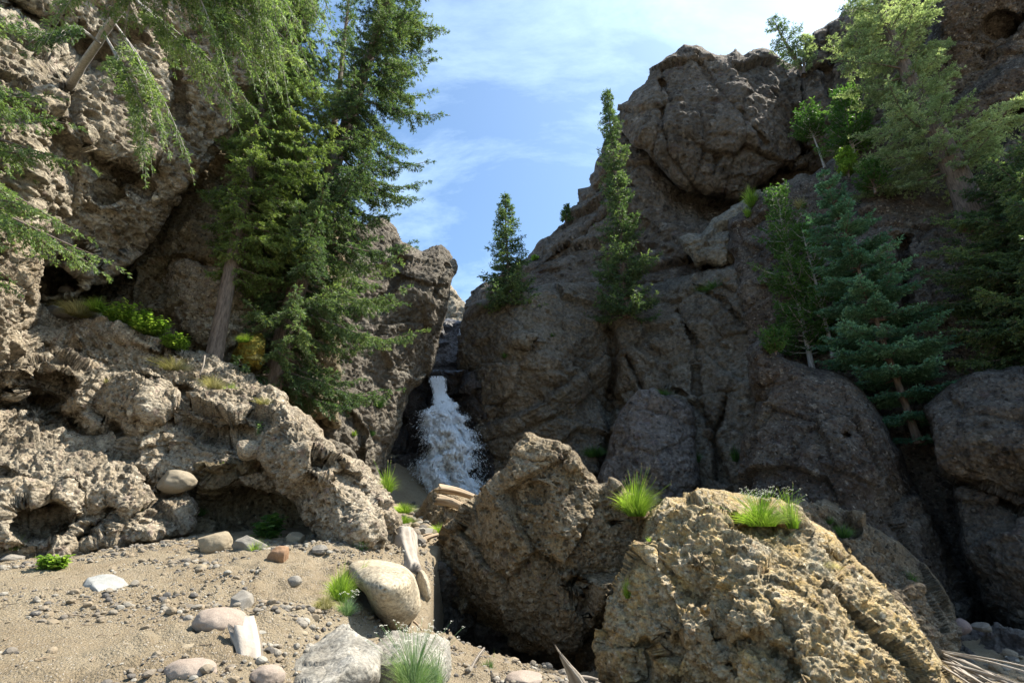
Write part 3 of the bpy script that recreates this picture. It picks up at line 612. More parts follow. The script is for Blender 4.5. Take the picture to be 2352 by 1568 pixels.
def hull_rock(name, pts, mat, seed, label, cat='boulder', cuts=7, amp=.012, group=None, bev=.02):
    import bmesh
    P = at(*np.array(pts, float).T); c = P.mean(0)
    bm = bmesh.new()
    for p in P: bm.verts.new(p - c)
    r = bmesh.ops.convex_hull(bm, input=bm.verts)
    bmesh.ops.delete(bm, geom=[v for v in bm.verts if not v.link_faces], context='VERTS')
    bmesh.ops.dissolve_limit(bm, angle_limit=R(7), verts=bm.verts, edges=bm.edges)
    bmesh.ops.bevel(bm, geom=list(bm.edges), offset=bev, segments=2, affect='EDGES', profile=.6)
    bmesh.ops.triangulate(bm, faces=bm.faces)
    for k in range(cuts):
        ed = [e for e in bm.edges if e.calc_length() > .035]
        if not ed or len(bm.verts) > 60000: break
        bmesh.ops.subdivide_edges(bm, edges=ed, cuts=1); bmesh.ops.triangulate(bm, faces=bm.faces)
    bm.normal_update()
    V = np.array([v.co[:] for v in bm.verts]); N = np.array([v.normal[:] for v in bm.verts]); F = np.array([[v.index for v in f.verts] for f in bm.faces]); bm.free()
    f1, f2, h, v = worley(V * 4 + seed, seed)
    V = V + N * (fbm(V * 3 + seed, 4, seed) * amp * 2.2 + fbm(V * 18, 4, seed + 1) * amp * .7 + np.clip(((h - .5) * 2 * v).sum(1), -.3, .3) * amp * 3)[:, None]
    o = mk(name, V + c, F, mat, origin=np.array([c[0], c[1], P[:, 2].min()]))
    return tag(o, label, cat, group)
hull_rock('boulder', [(700, 1495, 3.90), (760, 1452, 4.20), (795, 1428, 4.30), (835, 1460, 4.20), (874, 1490, 3.95), (866, 1514, 3.80), (655, 1545, 3.70), (668, 1508, 3.85), (700, 1600, 3.20), (765, 1556, 3.40), (812, 1530, 3.50), (870, 1546, 3.65),
                      (740, 1680, 3.35), (862, 1572, 3.85), (660, 1640, 3.55), (760, 1500, 4.65), (860, 1560, 4.35)], M_white, 3, 'pale grey angular boulder with a broken brown underside at the bottom of the picture')
hull_rock('boulder', [(862, 1476, 4.65), (895, 1446, 4.95), (950, 1450, 5.05), (1000, 1457, 5.05), (1034, 1468, 5.30), (1000, 1500, 4.60), (1012, 1530, 4.45), (1038, 1540, 5.10), (1005, 1610, 4.40), (880, 1600, 4.15), (846, 1530, 4.30), (930, 1520, 4.20), (1000, 1560, 5.70)],
          M_white, 5, 'white sunlit rock with a grey shaded right side, behind the flowering plant')
# ------------------------------------------------------------------ ground sheet
gp = [(0, 1568, 3.0), (300, 1568, 3.1), (600, 1568, 3.3), (760, 1568, 3.9), (860, 1568, 4.4), (1000, 1568, 4.9), (1150, 1568, 5.0), (1350, 1568, 5.6), (0, 1345, 4.9), (245, 1345, 5.0), (450, 1450, 4.0), (600, 1345, 5.2), (700, 1450, 4.15),
      (0, 1285, 7.0), (250, 1262, 7.5), (450, 1238, 7.7), (600, 1252, 7.4), (700, 1250, 7.5), (820, 1285, 6.7), (760, 1330, 5.6), (850, 1430, 5.0), (900, 1455, 5.4), (965, 1440, 6.0), (1000, 1447, 6.2), (1060, 1472, 6.6), (1130, 1500, 7.0), (1200, 1530, 7.2), (960, 1290, 7.8), (860, 1215, 9), (780, 1215, 9.3), (680, 1215, 9.5),
      (940, 1240, 9.0), (960, 1212, 11), (980, 1178, 15), (1000, 1170, 20), (930, 1190, 13), (1250, 1568, 6.4), (1600, 1600, 6.6), (2000, 1600, 7.2), (2300, 1520, 8.2), (2250, 1470, 9.5)]
GW = [at(*c) for c in gp]
GW += [np.array(v, float) for v in [(-12, -8, .4), (0, -10, 0), (12, -8, -.8), (-8, 1, .6), (0, 0, .1), (6, 0, -.5), (12, 6, -.6), (-14, 8, 2.0), (-12, 16, 3), (-6, 12, 2.0), (-9, 25, 8), (0, 22, 2.6), (10, 16, 0), (14, 12, -1), (9, 12, -.6), (10, 30, 6), (-10, 45, 9), (12, 50, 12),
                                    (0, 40, 10), (60, 30, 10), (-60, 30, 10), (0, 100, 18), (-60, -40, 3), (60, -40, 3), (-50, 100, 18), (50, 100, 18)]]
GW = np.array(GW); nG = len(GW)
_D = np.sqrt(((GW[:, None, :2] - GW[None, :, :2]) ** 2).sum(-1) + .25)
_A = np.zeros((nG + 1, nG + 1)); _A[:nG, :nG] = _D + np.eye(nG) * -.02; _A[:nG, nG] = 1; _A[nG, :nG] = 1
GC = np.linalg.solve(_A, np.r_[GW[:, 2], 0])
PIT = np.array([(-1.0, 7.05), (-.62, 7.65), (-.2, 8.25), (.35, 8.6), (1.3, 8.7), (1.8, 12.5), (-1.3, 12.5), (-1.3, 9.4), (-1.12, 8.2)])
def gz(x, y):
    x = np.asarray(x, float); y = np.asarray(y, float)
    o = np.full(np.shape(x), GC[nG])
    for i in range(nG): o = o + GC[i] * np.sqrt((x - GW[i, 0]) ** 2 + (y - GW[i, 1]) ** 2 + .25)
    d, ins, _, _ = polydist(x, y, PIT)
    return o - 4.0 * sstep(-.03, .14, np.where(ins, d, -d))
def gfull(x, y):
    x = np.asarray(x, float); y = np.asarray(y, float)
    z = gz(x, y); sh = z.shape
    p = np.stack([x.ravel(), y.ravel(), np.zeros(x.size)], 1)
    n = fbm(p * 1.3, 4, 5) * .07 + fbm(p * 6, 6, 9, .65) * .045 + np.maximum(0, fbm(p * 2.3 + 4, 3, 15)) * fbm(p * 26, 3, 11) * .008
    f1, f2, h, v = worley(p * 9 + fbm(p * 3, 2, 4)[:, None] * .5, 3)
    cl = np.sqrt(np.clip(1 - (f1 / (.2 + .25 * h[:, 0])) ** 2, 0, 1)) * (h[:, 1] > .4) * .03
    soft = .25 + sstep(-.25, .25, fbm(p * .9 + 9, 3, 21) + (p[:, 0] + 2.6) * .25)       # clods towards the gully, smooth trodden sand at left
    return z + (n * (.5 + soft) + cl * soft).reshape(sh)
def ground_hit(px, py, d0=2.2, d1=40):
    ds = np.concatenate([np.arange(d0, 12, .02), np.arange(12, d1, .1)])
    P = EYE + ds[:, None] * ray(px, py)
    b = P[:, 2] < gz(P[:, 0], P[:, 1])
    i = int(np.argmax(b)) if b.any() else len(ds) - 1
    return P[i], ds[i]
def axis(lo, hi, c0, c1, s, grow):
    a = list(np.arange(c0, c1, s)); st = s; v = c1
    while v < hi: a.append(v); st *= grow; v += st
    a.append(hi); b = []; st = s; v = c0 - s
    while v > lo: b.append(v); st *= grow; v -= st
    b.append(lo); return np.array(b[::-1] + a)
gx = axis(-260, 260, -6.6, 3.2, .022, 1.07); gy = axis(-200, 320, 2.4, 9.0, .024, 1.07)
XX_, YY_ = np.meshgrid(gx, gy)
ZZ_ = gfull(XX_, YY_)
far_ = np.hypot(XX_, YY_ - 20); ZZ_ = np.where(far_ > 120, ZZ_ * np.clip((260 - far_) / 140, 0, 1), ZZ_)
V = np.stack([XX_.ravel(), YY_.ravel(), ZZ_.ravel()], 1)
idx = np.arange(V.shape[0]).reshape(XX_.shape)
F = np.stack([idx[:-1, :-1], idx[:-1, 1:], idx[1:, 1:], idx[1:, :-1]], -1).reshape(-1, 4)
m_soil, nt, bs = newmat('sandy_soil'); g = NT(nt)
co = g.n('ShaderNodeTexCoord').outputs['Object']
c = g.mix(g.ramp(g.noise(co, 1.1, 6, .6, .4), [(.35, 0), (.65, 1)]), (.235, .185, .12), (.29, .24, .165))
c = g.mix(g.math('MULTIPLY', g.ramp(g.noise(co, 3.7, 6, .7), [(.5, 0), (.7, 1)]), .6), c, (.19, .14, .085))
v1 = g.n('ShaderNodeTexVoronoi'); v1.inputs['Scale'].default_value = 62; g.l(co, v1.inputs['Vector'])
sp = g.n('ShaderNodeSeparateColor'); g.l(v1.outputs['Color'], sp.inputs[0])
peb = g.math('MULTIPLY', g.math('GREATER_THAN', sp.outputs[0], .6), g.ramp(v1.outputs['Distance'], [(.25, 1), (.42, 0)]))
c = g.mix(g.math('MULTIPLY', peb, .6), c, g.ramp(sp.outputs[1], [(0, (.22, .2, .18)), (.5, (.4, .35, .29)), (1, (.55, .52, .47))]))
c = g.mix(.45, c, g.ramp(g.noise(co, 90, 5, .75), [(.25, .3), (.5, .55), (.75, .85)]), 'OVERLAY')
g.l(c, bs.inputs['Base Color']); bs.inputs['Roughness'].default_value = .95; bs.inputs['Specular IOR Level'].default_value = .15
bp = g.n('ShaderNodeBump'); bp.inputs['Strength'].default_value = 1.0; bp.inputs['Distance'].default_value = .03
g.l(g.math('ADD', g.noise(co, 70, 8, .75), g.math('MULTIPLY', v1.outputs['Distance'], -.6)), bp.inputs['Height']); g.l(bp.outputs[0], bs.inputs['Normal'])
tag(mk('ground', V, F, m_soil), kind='structure')

# ------------------------------------------------------------------ loose stones
def ico(sub):
    import bmesh
    bm = bmesh.new(); bmesh.ops.create_icosphere(bm, subdivisions=sub, radius=1)
    v = np.array([x.co[:] for x in bm.verts]); f = np.array([[q.index for q in x.verts] for x in bm.faces]); bm.free()
    return v, f
IC = {k: ico(k) for k in (1, 2, 3, 5, 6)}
def rotz(a):
    return np.array([[math.cos(a), -math.sin(a), 0], [math.sin(a), math.cos(a), 0], [0, 0, 1]])
def stone(name, px, py, wpx, ratio, seed, mat, label, cat='stone', ang=.5, depthr=.8, tilt=0, sink=.25, group=None, d=None, base_z=None, rough=.02):
    """px,py = middle of the foot in the picture; wpx = width there; ratio = height / width"""
    rng = np.random.default_rng(seed)
    if d is None: P, dd = ground_hit(px, py)
    else: P = at(px, py, d); dd = d
    a = wpx / FPX * dd / 2; c = a * ratio; b = a * depthr
    v, f = IC[5 if wpx > 60 else 3 if wpx < 26 else 5]
    v = v.copy(); n0 = v.copy()
    for k in range(int(ang * 14)):                      # flat breaks
        n = rng.normal(size=3); n /= np.linalg.norm(n); h = rng.uniform(.62, .88)
        t = v @ n - h; v = v - np.clip(t, 0, None)[:, None] * n * .93
    v = v * (1 + fbm(v * 1.1 + seed, 3, seed)[:, None] * .16)
    v = v + n0 * (fbm(v * 5 + seed, 4, seed + 1) * rough + fbm(v * 16, 3, seed) * rough * .4)[:, None]
    v = v * np.array([a, b, c]) * np.array([1, 1, 1.05])
    ct, st = math.cos(tilt), math.sin(tilt)
    v = v @ np.array([[ct, 0, st], [0, 1, 0], [-st, 0, ct]]).T
    v = v @ rotz(rng.uniform(-.3, .3)).T
    ctr = np.array([P[0], P[1] + b * .3, P[2] + c * (.82 - sink)])
    o = mk(name, v + ctr, f, mat, origin=ctr - np.array([0, 0, c * .8]))
    return tag(o, label, cat, group)
def stone_mat(name, a, b, sc=.15, bump=.4, rough=.85):
    a = [v * q for v, q in zip(a, (.68, .64, .56))]; b = [v * q for v, q in zip(b, (.68, .64, .56))]
    m, nt, bs = newmat(name); g = NT(nt); co = g.n('ShaderNodeTexCoord').outputs['Object']
    c = g.mix(g.ramp(g.noise(co, 1.2 / sc, 6, .65, .5), [(.35, 0), (.65, 1)]), a, b)
    c = g.mix(.5, c, g.ramp(g.noise(co, 12 / sc, 6, .8), [(.3, .3), (.5, .55), (.7, .8)]), 'OVERLAY')
    g.l(c, bs.inputs['Base Color']); bs.inputs['Roughness'].default_value = rough
    bp = g.n('ShaderNodeBump'); bp.inputs['Strength'].default_value = bump; bp.inputs['Distance'].default_value = .02
    g.l(g.math('ADD', g.noise(co, 6 / sc, 8, .7), g.noise(co, 30 / sc, 4, .8)), bp.inputs['Height']); g.l(bp.outputs[0], bs.inputs['Normal'])
    return m
SW = stone_mat('white_stone', (.32, .34, .36), (.43, .46, .50)); ST = stone_mat('tan_stone', (.33, .28, .21), (.40, .35, .27)); SB = stone_mat('red_brown_stone', (.33, .20, .12), (.40, .26, .17))
SPK = stone_mat('pink_grey_stone', (.36, .30, .27), (.43, .37, .34)); SG = stone_mat('grey_stone', (.24, .23, .22), (.33, .32, .31)); SD = stone_mat('dark_grey_stone', (.16, .15, .145), (.24, .225, .21))
SPP = stone_mat('purple_stone', (.22, .17, .18), (.29, .23, .24)); SBG = stone_mat('buff_stone', (.30, .265, .21), (.36, .32, .26))
hull_rock('stone', [(190, 1345, 4.95), (200, 1325, 5.1), (250, 1316, 5.2), (285, 1328, 5.1), (300, 1352, 5.0), (292, 1364, 4.9), (240, 1372, 4.75), (196, 1371, 4.8), (215, 1345, 4.8), (280, 1380, 5.1), (200, 1378, 5.1), (240, 1385, 4.9)], SW, 8, 'white angular stone alone on the open sand', 'stone', amp=.004, bev=.01)
stone('stone', 482, 1268, 78, .70, 4, ST, 'rounded tan stone with a crack, at the foot of the lower ledge', ang=.15, sink=.1)
stone('stone', 637, 1288, 54, .75, 5, SB, 'red brown rounded stone poking out of the sand', ang=.25, sink=.25, tilt=-.5)
stone('stone', 497, 1455, 124, .50, 6, SPK, 'pinkish grey flat oval stone in the sand, longer than its neighbours', ang=.12, sink=.2, tilt=.12)
stone('stone', 425, 1572, 118, .50, 7, SPK, 'large smooth pinkish stone cut off by the bottom edge', ang=.08, sink=.1)
stone('stone', 605, 1580, 76, .70, 8, SPK, 'rounded pink stone at the bottom edge, right of the broken wood', ang=.1, sink=.1)
hull_rock('stone', [(530, 1372, 4.6), (556, 1352, 4.8), (580, 1362, 4.7), (572, 1370, 4.5), (548, 1378, 4.45), (528, 1392, 4.5), (550, 1408, 4.4), (585, 1392, 4.6), (560, 1400, 4.9)], SG, 9, 'blocky grey stone with a flat pale top, half sunk in clods', 'stone', amp=.003, bev=.008)
stone('stone', 673, 1344, 34, .75, 10, SG, 'small round grey stone on the sand above the clods', ang=.2, sink=.15)
stone('stone', 732, 1270, 36, .6, 11, SG, 'small grey stone on the bank under the undercut boulder', ang=.35, sink=.1)
stone('stone', 478, 1218, 54, .62, 12, ST, 'brown stone in shade directly behind the cracked tan stone', ang=.4, sink=.1)
stone('stone', 566, 1268, 74, .62, 13, SG, 'broad angular stone between the tan stone and the red brown one', ang=.9, sink=.2)
stone('stone', 676, 1248, 46, .7, 14, ST, 'squarish brown stone in the mouth of the dark hollow', ang=.5, sink=.15)
stone('stone', 392, 1122, 84, .62, 15, SBG, 'big rounded buff stone lying on the end of the lower ledge', ang=.2, sink=.2, d=8.35)
stone('stone', 458, 1310, 30, .6, 16, ST, 'small tan stone in the sand between the cracked stone and the white one', ang=.3)
stone('stone', 430, 1426, 26, .6, 17, SG, 'small flat stone on the sand left of the pinkish oval stone', ang=.5)
stone('stone', 350, 1560, 64, .5, 18, SD, 'dark stone by the bottom edge beside the large pinkish stone', ang=.4)
stone('stone', 428, 1500, 46, .5, 19, ST, 'tan stone below the pinkish oval stone', ang=.5)
stone('stone', 500, 1508, 28, .7, 20, SG, 'little round stone left of the broken wood', ang=.1)
stone('stone', 683, 1432, 26, .65, 21, SG, 'small pale stone above another small pale stone in the clods', ang=.2)
stone('stone', 690, 1462, 28, .6, 22, ST, 'small round tan stone directly below the small pale stone', ang=.1)
stone('stone', 783, 1454, 30, .6, 23, SG, 'small grey stone by the peak of the angular grey boulder', ang=.2)
stone('stone', 705, 1500, 44, .55, 24, ST, 'tan stone tucked against the left flank of the angular grey boulder', ang=.5)
stone('stone', 120, 1274, 60, .6, 25, SPK, 'pinkish block at the foot of the lower ledge by the leafy plant', ang=.6, sink=.3)
stone('stone', 20, 1290, 60, .35, 26, SG, 'flat grey slab at the left edge of the picture', ang=.8)
stone('stone', 375, 1068, 0 + 44, .5, 27, SG, 'small grey cobble on top of the ledge behind the buff stone', ang=.3, d=8.9)
stone('boulder', 566, 1042, 66, .75, 28, M_left, 'squat knobbly block resting between upper ledge and undercut boulder', ang=.5, d=8.6, sink=.3)
stone('stone', 130, 722, 66, .45, 29, SG, 'brown grey block lying on the ledge beside the grass', ang=.8, d=10.7, sink=.2)
stone('stone', 148, 672, 36, .6, 30, SD, 'dark round stone in the black recess of the left wall', ang=.2, d=11.2, sink=.2)
stone('stone', 2212, 1450, 46, .7, 31, SPP, 'rounded pink purple stone above the low purple rock', ang=.1, d=9.0, sink=.2)
stone('stone', 2262, 1448, 42, .5, 32, SD, 'bluish grey flat stone right of the pink purple stone', ang=.5, d=9.0, sink=.2)
stone('stone', 1205, 1572, 90, .35, 33, SPK, 'long brown stone at the bottom edge below the gully debris', ang=.3)
for i, (x, y, w_, lb) in enumerate([(1232, 1520, 34, 'dark cube shaped stone under the lower lip of the pitted boulder'), (1258, 1536, 26, 'pale blue grey pebble left of the tilted slab'), (1275, 1512, 40, 'thin tilted grey slab among the gully stones'),
                                    (1290, 1552, 30, 'grey stone next to the driftwood stump'), (1302, 1530, 44, 'shaded block at the dark edge of the hollow'), (1180, 1520, 24, 'small stone beside the dark green plant')]):
    stone('stone', x, y, w_, .6, 50 + i, [SD, SG, SG, SG, SD, ST][i], lb, ang=.8)

def scatter(name, pts, sizes, seed, label, mats_tint):
    rng = np.random.default_rng(seed); v0, f0 = IC[2]; v1_, f1_ = IC[1]
    Vs, Fs, As = [], [], []; off = 0
    for p, s in zip(pts, sizes):
        v, f = (v0, f0) if s > .016 else (v1_, f1_)
        q = v * rng.uniform(.7, 1.2, 3) * np.array([1, 1, .65]); n = rng.normal(size=(3, 3))
        for k in range(3):
            nn = n[k] / np.linalg.norm(n[k]); t = q @ nn - .55; q = q - np.clip(t, 0, None)[:, None] * nn * .9
        q = q @ rotz(rng.uniform(0, 6.28)).T
        tl = rng.uniform(-.4, .4); q = q @ np.array([[math.cos(tl), 0, math.sin(tl)], [0, 1, 0], [-math.sin(tl), 0, math.cos(tl)]]).T
        Vs.append(q * s + p + np.array([0, 0, s * .25])); Fs.append(f + off); off += len(v); As.append(np.full(len(v), rng.random()))
    return mk(name, np.concatenate(Vs), np.concatenate(Fs), mats_tint, smooth=False, attr=np.concatenate(As))
m_grav, nt, bs = newmat('mixed_gravel'); g = NT(nt)
at_ = g.n('ShaderNodeAttribute'); at_.attribute_name = 'tint'
c = g.ramp(at_.outputs['Fac'], [(0, (.07, .065, .06)), (.25, (.14, .12, .095)), (.45, (.21, .165, .11)), (.6, (.17, .135, .09)), (.75, (.17, .15, .12)), (1, (.27, .25, .21))])
c = g.mix(.4, c, g.ramp(g.noise(g.n('ShaderNodeTexCoord').outputs['Object'], 60, 5, .7), [(.3, .3), (.7, .8)]), 'OVERLAY')
g.l(c, bs.inputs['Base Color']); bs.inputs['Roughness'].default_value = .9
rng = np.random.default_rng(77); n = 38000
xs = rng.uniform(-6.4, 2.6, n); ys = rng.uniform(2.7, 9.0, n)
cl_ = fbm(np.stack([xs, ys, xs * 0], 1) * 1.4, 4, 61) * 2.4 + (xs + 1.5) * .10 - (ys < 3.6) * (xs < -2) * .1
k = cl_ + rng.uniform(-.5, .5, n) > .15; xs, ys = xs[k], ys[k]
szs = .006 + .012 * rng.random(len(xs)) ** 2 + .04 * rng.random(len(xs)) ** 11
tag(scatter('gravel', np.stack([xs, ys, gfull(xs, ys)], 1), szs, 3, '', m_grav), 'loose mixed gravel strewn over the sand', 'gravel', kind='stuff')
# bigger rubble in beds
def bed(poly, n, s0, s1, seed, d=None):
    rng = np.random.default_rng(seed); P = np.array(poly, float); lo, hi = P.min(0), P.max(0); out = []
    while len(out) < n:
        q = rng.uniform(lo, hi); _, i_, _, _ = polydist(np.array([q[0]]), np.array([q[1]]), P)
        if i_[0]:
            w_, _d = ground_hit(q[0], q[1])
            out.append(w_)
    return np.array(out), s0 + (s1 - s0) * rng.random(n) ** 2.5
bp_, bs_ = [], []
for poly, n_, a_, b_, s_ in [([(380, 1250), (460, 1230), (450, 1290), (380, 1310)], 60, .02, .06, 1), ([(330, 1420), (440, 1470), (420, 1568), (300, 1568)], 130, .012, .045, 2), ([(560, 1380), (760, 1400), (700, 1500), (620, 1540), (560, 1460)], 120, .012, .05, 3),
                             ([(1150, 1500), (1340, 1568), (1100, 1568)], 150, .02, .07, 4), ([(960, 1445), (1080, 1470), (1180, 1540), (1040, 1560), (1030, 1470)], 160, .012, .04, 5), ([(300, 1330), (420, 1330), (440, 1400), (340, 1400)], 60, .01, .03, 6),
                             ([(430, 1200), (620, 1180), (700, 1250), (450, 1240)], 60, .015, .05, 7), ([(930, 1200), (1010, 1230), (980, 1300), (930, 1290)], 50, .02, .06, 8)]:
    a, b = bed(poly, n_, a_, b_, s_); bp_.append(a); bs_.append(b)
tag(scatter('rubble', np.concatenate(bp_), np.concatenate(bs_), 8, '', m_grav), 'coarse broken rubble lying in beds on the ground', 'rubble', kind='stuff')

a, b = bed([(930, 1150), (1000, 1170), (1010, 1230), (960, 1260), (920, 1200)], 130, .04, .16, 31); a2, b2 = bed([(2120, 1500), (2352, 1500), (2352, 1568), (2200, 1568)], 70, .04, .13, 32)
tag(scatter('rubble', np.concatenate([a, a2]), np.concatenate([b, b2]), 9, '', m_grav), 'broken stones choking the gully behind the boulders', 'rubble', kind='stuff')

rng = np.random.default_rng(12); n = 420
x_ = rng.uniform(-6, 2.4, n); y_ = rng.uniform(3, 8.8, n); a_ = rng.uniform(0, 3.14, n); l_ = rng.uniform(.03, .16, n)
p_ = np.stack([x_, y_, gfull(x_, y_) + .008], 1); e_ = np.stack([np.cos(a_), np.sin(a_), rng.uniform(-.05, .2, n)], 1) * l_[:, None]
m_ = p_ + e_ * .5 + rng.normal(size=(n, 3)) * .006
V, F = tubes(np.stack([p_, m_, p_ + e_], 1), rng.uniform(.0015, .005, n)[:, None] * np.array([[1, .9, .5]]), 5)
m_tw, nt, bs = newmat('dry_twigs'); bs.inputs['Base Color'].default_value = (.20, .15, .10, 1); bs.inputs['Roughness'].default_value = .9
tag(mk('fallen_twigs', V, F, m_tw), kind='stuff')
# ------------------------------------------------------------------ foliage
def leaf_mat(name, a, b, tip, trans=.35, rough=.55):
    m, nt, bs = newmat(name); g = NT(nt)
    at_ = g.n('ShaderNodeAttribute'); at_.attribute_name = 'tint'
    co = g.n('ShaderNodeTexCoord').outputs['Object']
    f = g.math('ADD', at_.outputs['Fac'], g.math('MULTIPLY', g.math('ADD', g.noise(co, .9, 2), -.5), .7))
    c = g.ramp(f, [(0, a), (.55, b), (1, tip)])
    g.l(c, bs.inputs['Base Color']); bs.inputs['Roughness'].default_value = rough; bs.inputs['Specular IOR Level'].default_value = .3
    tr = g.n('ShaderNodeBsdfTranslucent'); g.l(g.mix(1, c, (1.25, 1.35, .7), 'MULTIPLY'), tr.inputs[0])
    mx = g.n('ShaderNodeMixShader'); mx.inputs[0].default_value = trans
    out = [n for n in nt.nodes if n.type == 'OUTPUT_MATERIAL'][0]
    g.l(bs.outputs[0], mx.inputs[1]); g.l(tr.outputs[0], mx.inputs[2]); g.l(mx.outputs[0], out.inputs[0])
    return m
def bark_mat(name, a, b, sc=1.0):
    m, nt, bs = newmat(name); g = NT(nt); co = g.n('ShaderNodeTexCoord').outputs['Object']
    mp = g.n('ShaderNodeMapping'); mp.inputs['Scale'].default_value = (14 / sc, 14 / sc, 2.5 / sc); g.l(co, mp.inputs[0])
    n1 = g.noise(mp.outputs[0], 1.5, 6, .7)
    g.l(g.ramp(n1, [(.35, a), (.65, b)]), bs.inputs['Base Color']); bs.inputs['Roughness'].default_value = .9
    bp = g.n('ShaderNodeBump'); bp.inputs['Strength'].default_value = .9; bp.inputs['Distance'].default_value = .03
    g.l(n1, bp.inputs['Height']); g.l(bp.outputs[0], bs.inputs['Normal']); return m
BARK = bark_mat('spruce_bark', (.06, .045, .035), (.20, .155, .125)); BARKP = bark_mat('pale_dead_bark', (.22, .20, .18), (.42, .40, .37))
L_olive = leaf_mat('spruce_needles_olive', (.06, .095, .03), (.15, .215, .065), (.32, .38, .13), 0.5)
L_top = leaf_mat('hanging_needles', (.055, .10, .04), (.13, .20, .08), (.27, .34, .14), .45)
L_dark = leaf_mat('spruce_needles_dark', (.035, .065, .032), (.085, .14, .062), (.21, .27, .11), 0.45)
L_blue = leaf_mat('spruce_needles_blue', (.038, .10, .065), (.09, .21, .135), (.24, .42, .28), 0.4)
L_pale = leaf_mat('fir_needles_pale', (.13, .18, .10), (.28, .34, .20), (.52, .57, .38), 0.6)
L_green = leaf_mat('fresh_green_leaves', (.032, .08, .022), (.068, .15, .036), (.15, .25, .07), 0.5)
L_grass = leaf_mat('bright_grass_blades', (.10, .17, .025), (.25, .38, .055), (.52, .58, .18), 0.65)
L_dry = leaf_mat('dry_grass_blades', (0.192, 0.180, 0.072), (0.360, 0.324, 0.156), (0.576, 0.504, 0.300), .4)
L_herb = leaf_mat('herb_leaves', (.07, .13, .025), (.16, .27, .045), (.36, .46, .10), 0.6)
L_sage = leaf_mat('grey_green_leaves', (0.120, 0.204, 0.096), (0.240, 0.348, 0.180), (0.504, 0.600, 0.408), 0.5)
M_fl, nt_, bs_f = newmat('cream_petals'); bs_f.inputs['Base Color'].default_value = (.75, .72, .6, 1)
M_seed, nt_, bs_s = newmat('seed_heads'); bs_s.inputs['Base Color'].default_value = (.34, .26, .13, 1)

def nrm(v): return v / (np.linalg.norm(v, axis=-1, keepdims=True) + 1e-9)
def perp(t, rng):
    r = rng.normal(size=t.shape); r -= (r * t).sum(-1, keepdims=True) * t
    return nrm(r)
def along(path, s):
    """path (n,K,3), s (n,) -> point, tangent"""
    K = path.shape[1]; q = np.clip(s * (K - 1), 0, K - 1.001); i = q.astype(int); f = (q - i)[:, None]; r = np.arange(len(s))
    a = path[r, i]; b = path[r, i + 1]
    return a + (b - a) * f, nrm(b - a)

def sprays(paths, Ls, rng, tw=.10, twl=.38, sub=.09, subl=.13, nb=4, bl=.06, bw=.016, hang=.25, s0=.12, fwd=.65, tint=None, vn=.22, mx=1.0, two=True, droopsub=.25):
    """needle bearing sprays on the boughs: twigs -> side twigs -> blades (triangles)"""
    n = len(paths); up = np.array([0, 0, 1.0])
    if tint is None: tint = rng.random(n)
    cnt = np.maximum(3, (Ls * (1 - s0) / tw * 2).astype(int)); bi = np.repeat(np.arange(n), cnt)
    s = s0 + (1 - s0) * rng.random(len(bi)) ** .9
    p, t = along(paths[bi], s)
    side = nrm(np.cross(t, up) + 1e-6) * np.where(rng.random(len(bi)) < .5, 1, -1)[:, None]
    d = nrm(t * (fwd + .25 * rng.normal(size=(len(bi), 1))) + side * (.75 if two else .3) + up * (-hang + vn * rng.normal(size=(len(bi), 1))))
    shape = .10 + .95 * (1 - s) ** .75 * np.minimum(1, .35 + s * 3)
    l = twl * 1.25 * shape * (.55 + .7 * rng.random(len(bi))) * np.clip(Ls[bi] / 1.2, .35, 1.25)
    # bough axis tips count as twigs as well
    ax_n = 5; ai = np.repeat(np.arange(n), ax_n); as_ = np.tile(np.linspace(max(s0, .3), .97, ax_n), n); pa, ta = along(paths[ai], as_)
    P = np.concatenate([p, pa]); Dd = np.concatenate([d, ta]); LL = np.concatenate([l, Ls[ai] * (1 - .3) / ax_n * 1.25]); TT = np.concatenate([tint[bi], tint[ai]])
    # side twigs
    c2 = np.maximum(2, (LL / sub * 2).astype(int)); ti = np.repeat(np.arange(len(P)), c2)
    s2 = rng.random(len(ti)); sag = droopsub * LL[ti] * s2 ** 2
    p2 = P[ti] + Dd[ti] * (LL[ti] * s2)[:, None] - up * sag[:, None]
    sd = nrm(np.cross(Dd[ti], up) + 1e-6) * np.where(rng.random(len(ti)) < .5, 1, -1)[:, None]
    d2 = nrm(Dd[ti] * .75 + sd * .65 + rng.normal(size=(len(ti), 3)) * .22 - up * droopsub)
    l2 = subl * (1.15 - .7 * s2) * (.6 + .6 * rng.random(len(ti)))
    tt = np.clip(TT[ti] * .6 + .4 * rng.random(len(ti)) , 0, 1)
    # blades
    bi3 = np.repeat(np.arange(len(ti)), nb); s3 = np.tile((np.arange(nb) + .3) / nb, len(ti)) + rng.normal(size=len(bi3)) * .05
    b0 = p2[bi3] + d2[bi3] * (l2[bi3] * s3)[:, None]
    q = perp(d2[bi3], rng); dr = nrm(d2[bi3] * 1.0 + q * .75)
    wv = perp(dr, rng) * (bw * mx * .5)
    tip = b0 + dr * (bl * mx * (.7 + .6 * rng.random(len(bi3))))[:, None]
    mid = b0 + (tip - b0) * .45
    V = np.stack([b0, mid + wv, tip, mid - wv], 1).reshape(-1, 3)
    F = np.arange(len(V)).reshape(-1, 4)
    tv = np.repeat(np.clip(tt[bi3] + .12 * rng.normal(size=len(bi3)) + .15 * (s3 > .7), 0, 1), 4)
    # twig wood as slim triangles
    wd = np.stack([P, P + Dd * LL[:, None] - up * (droopsub * LL)[:, None]], 1)
    return V, F, tv, wd

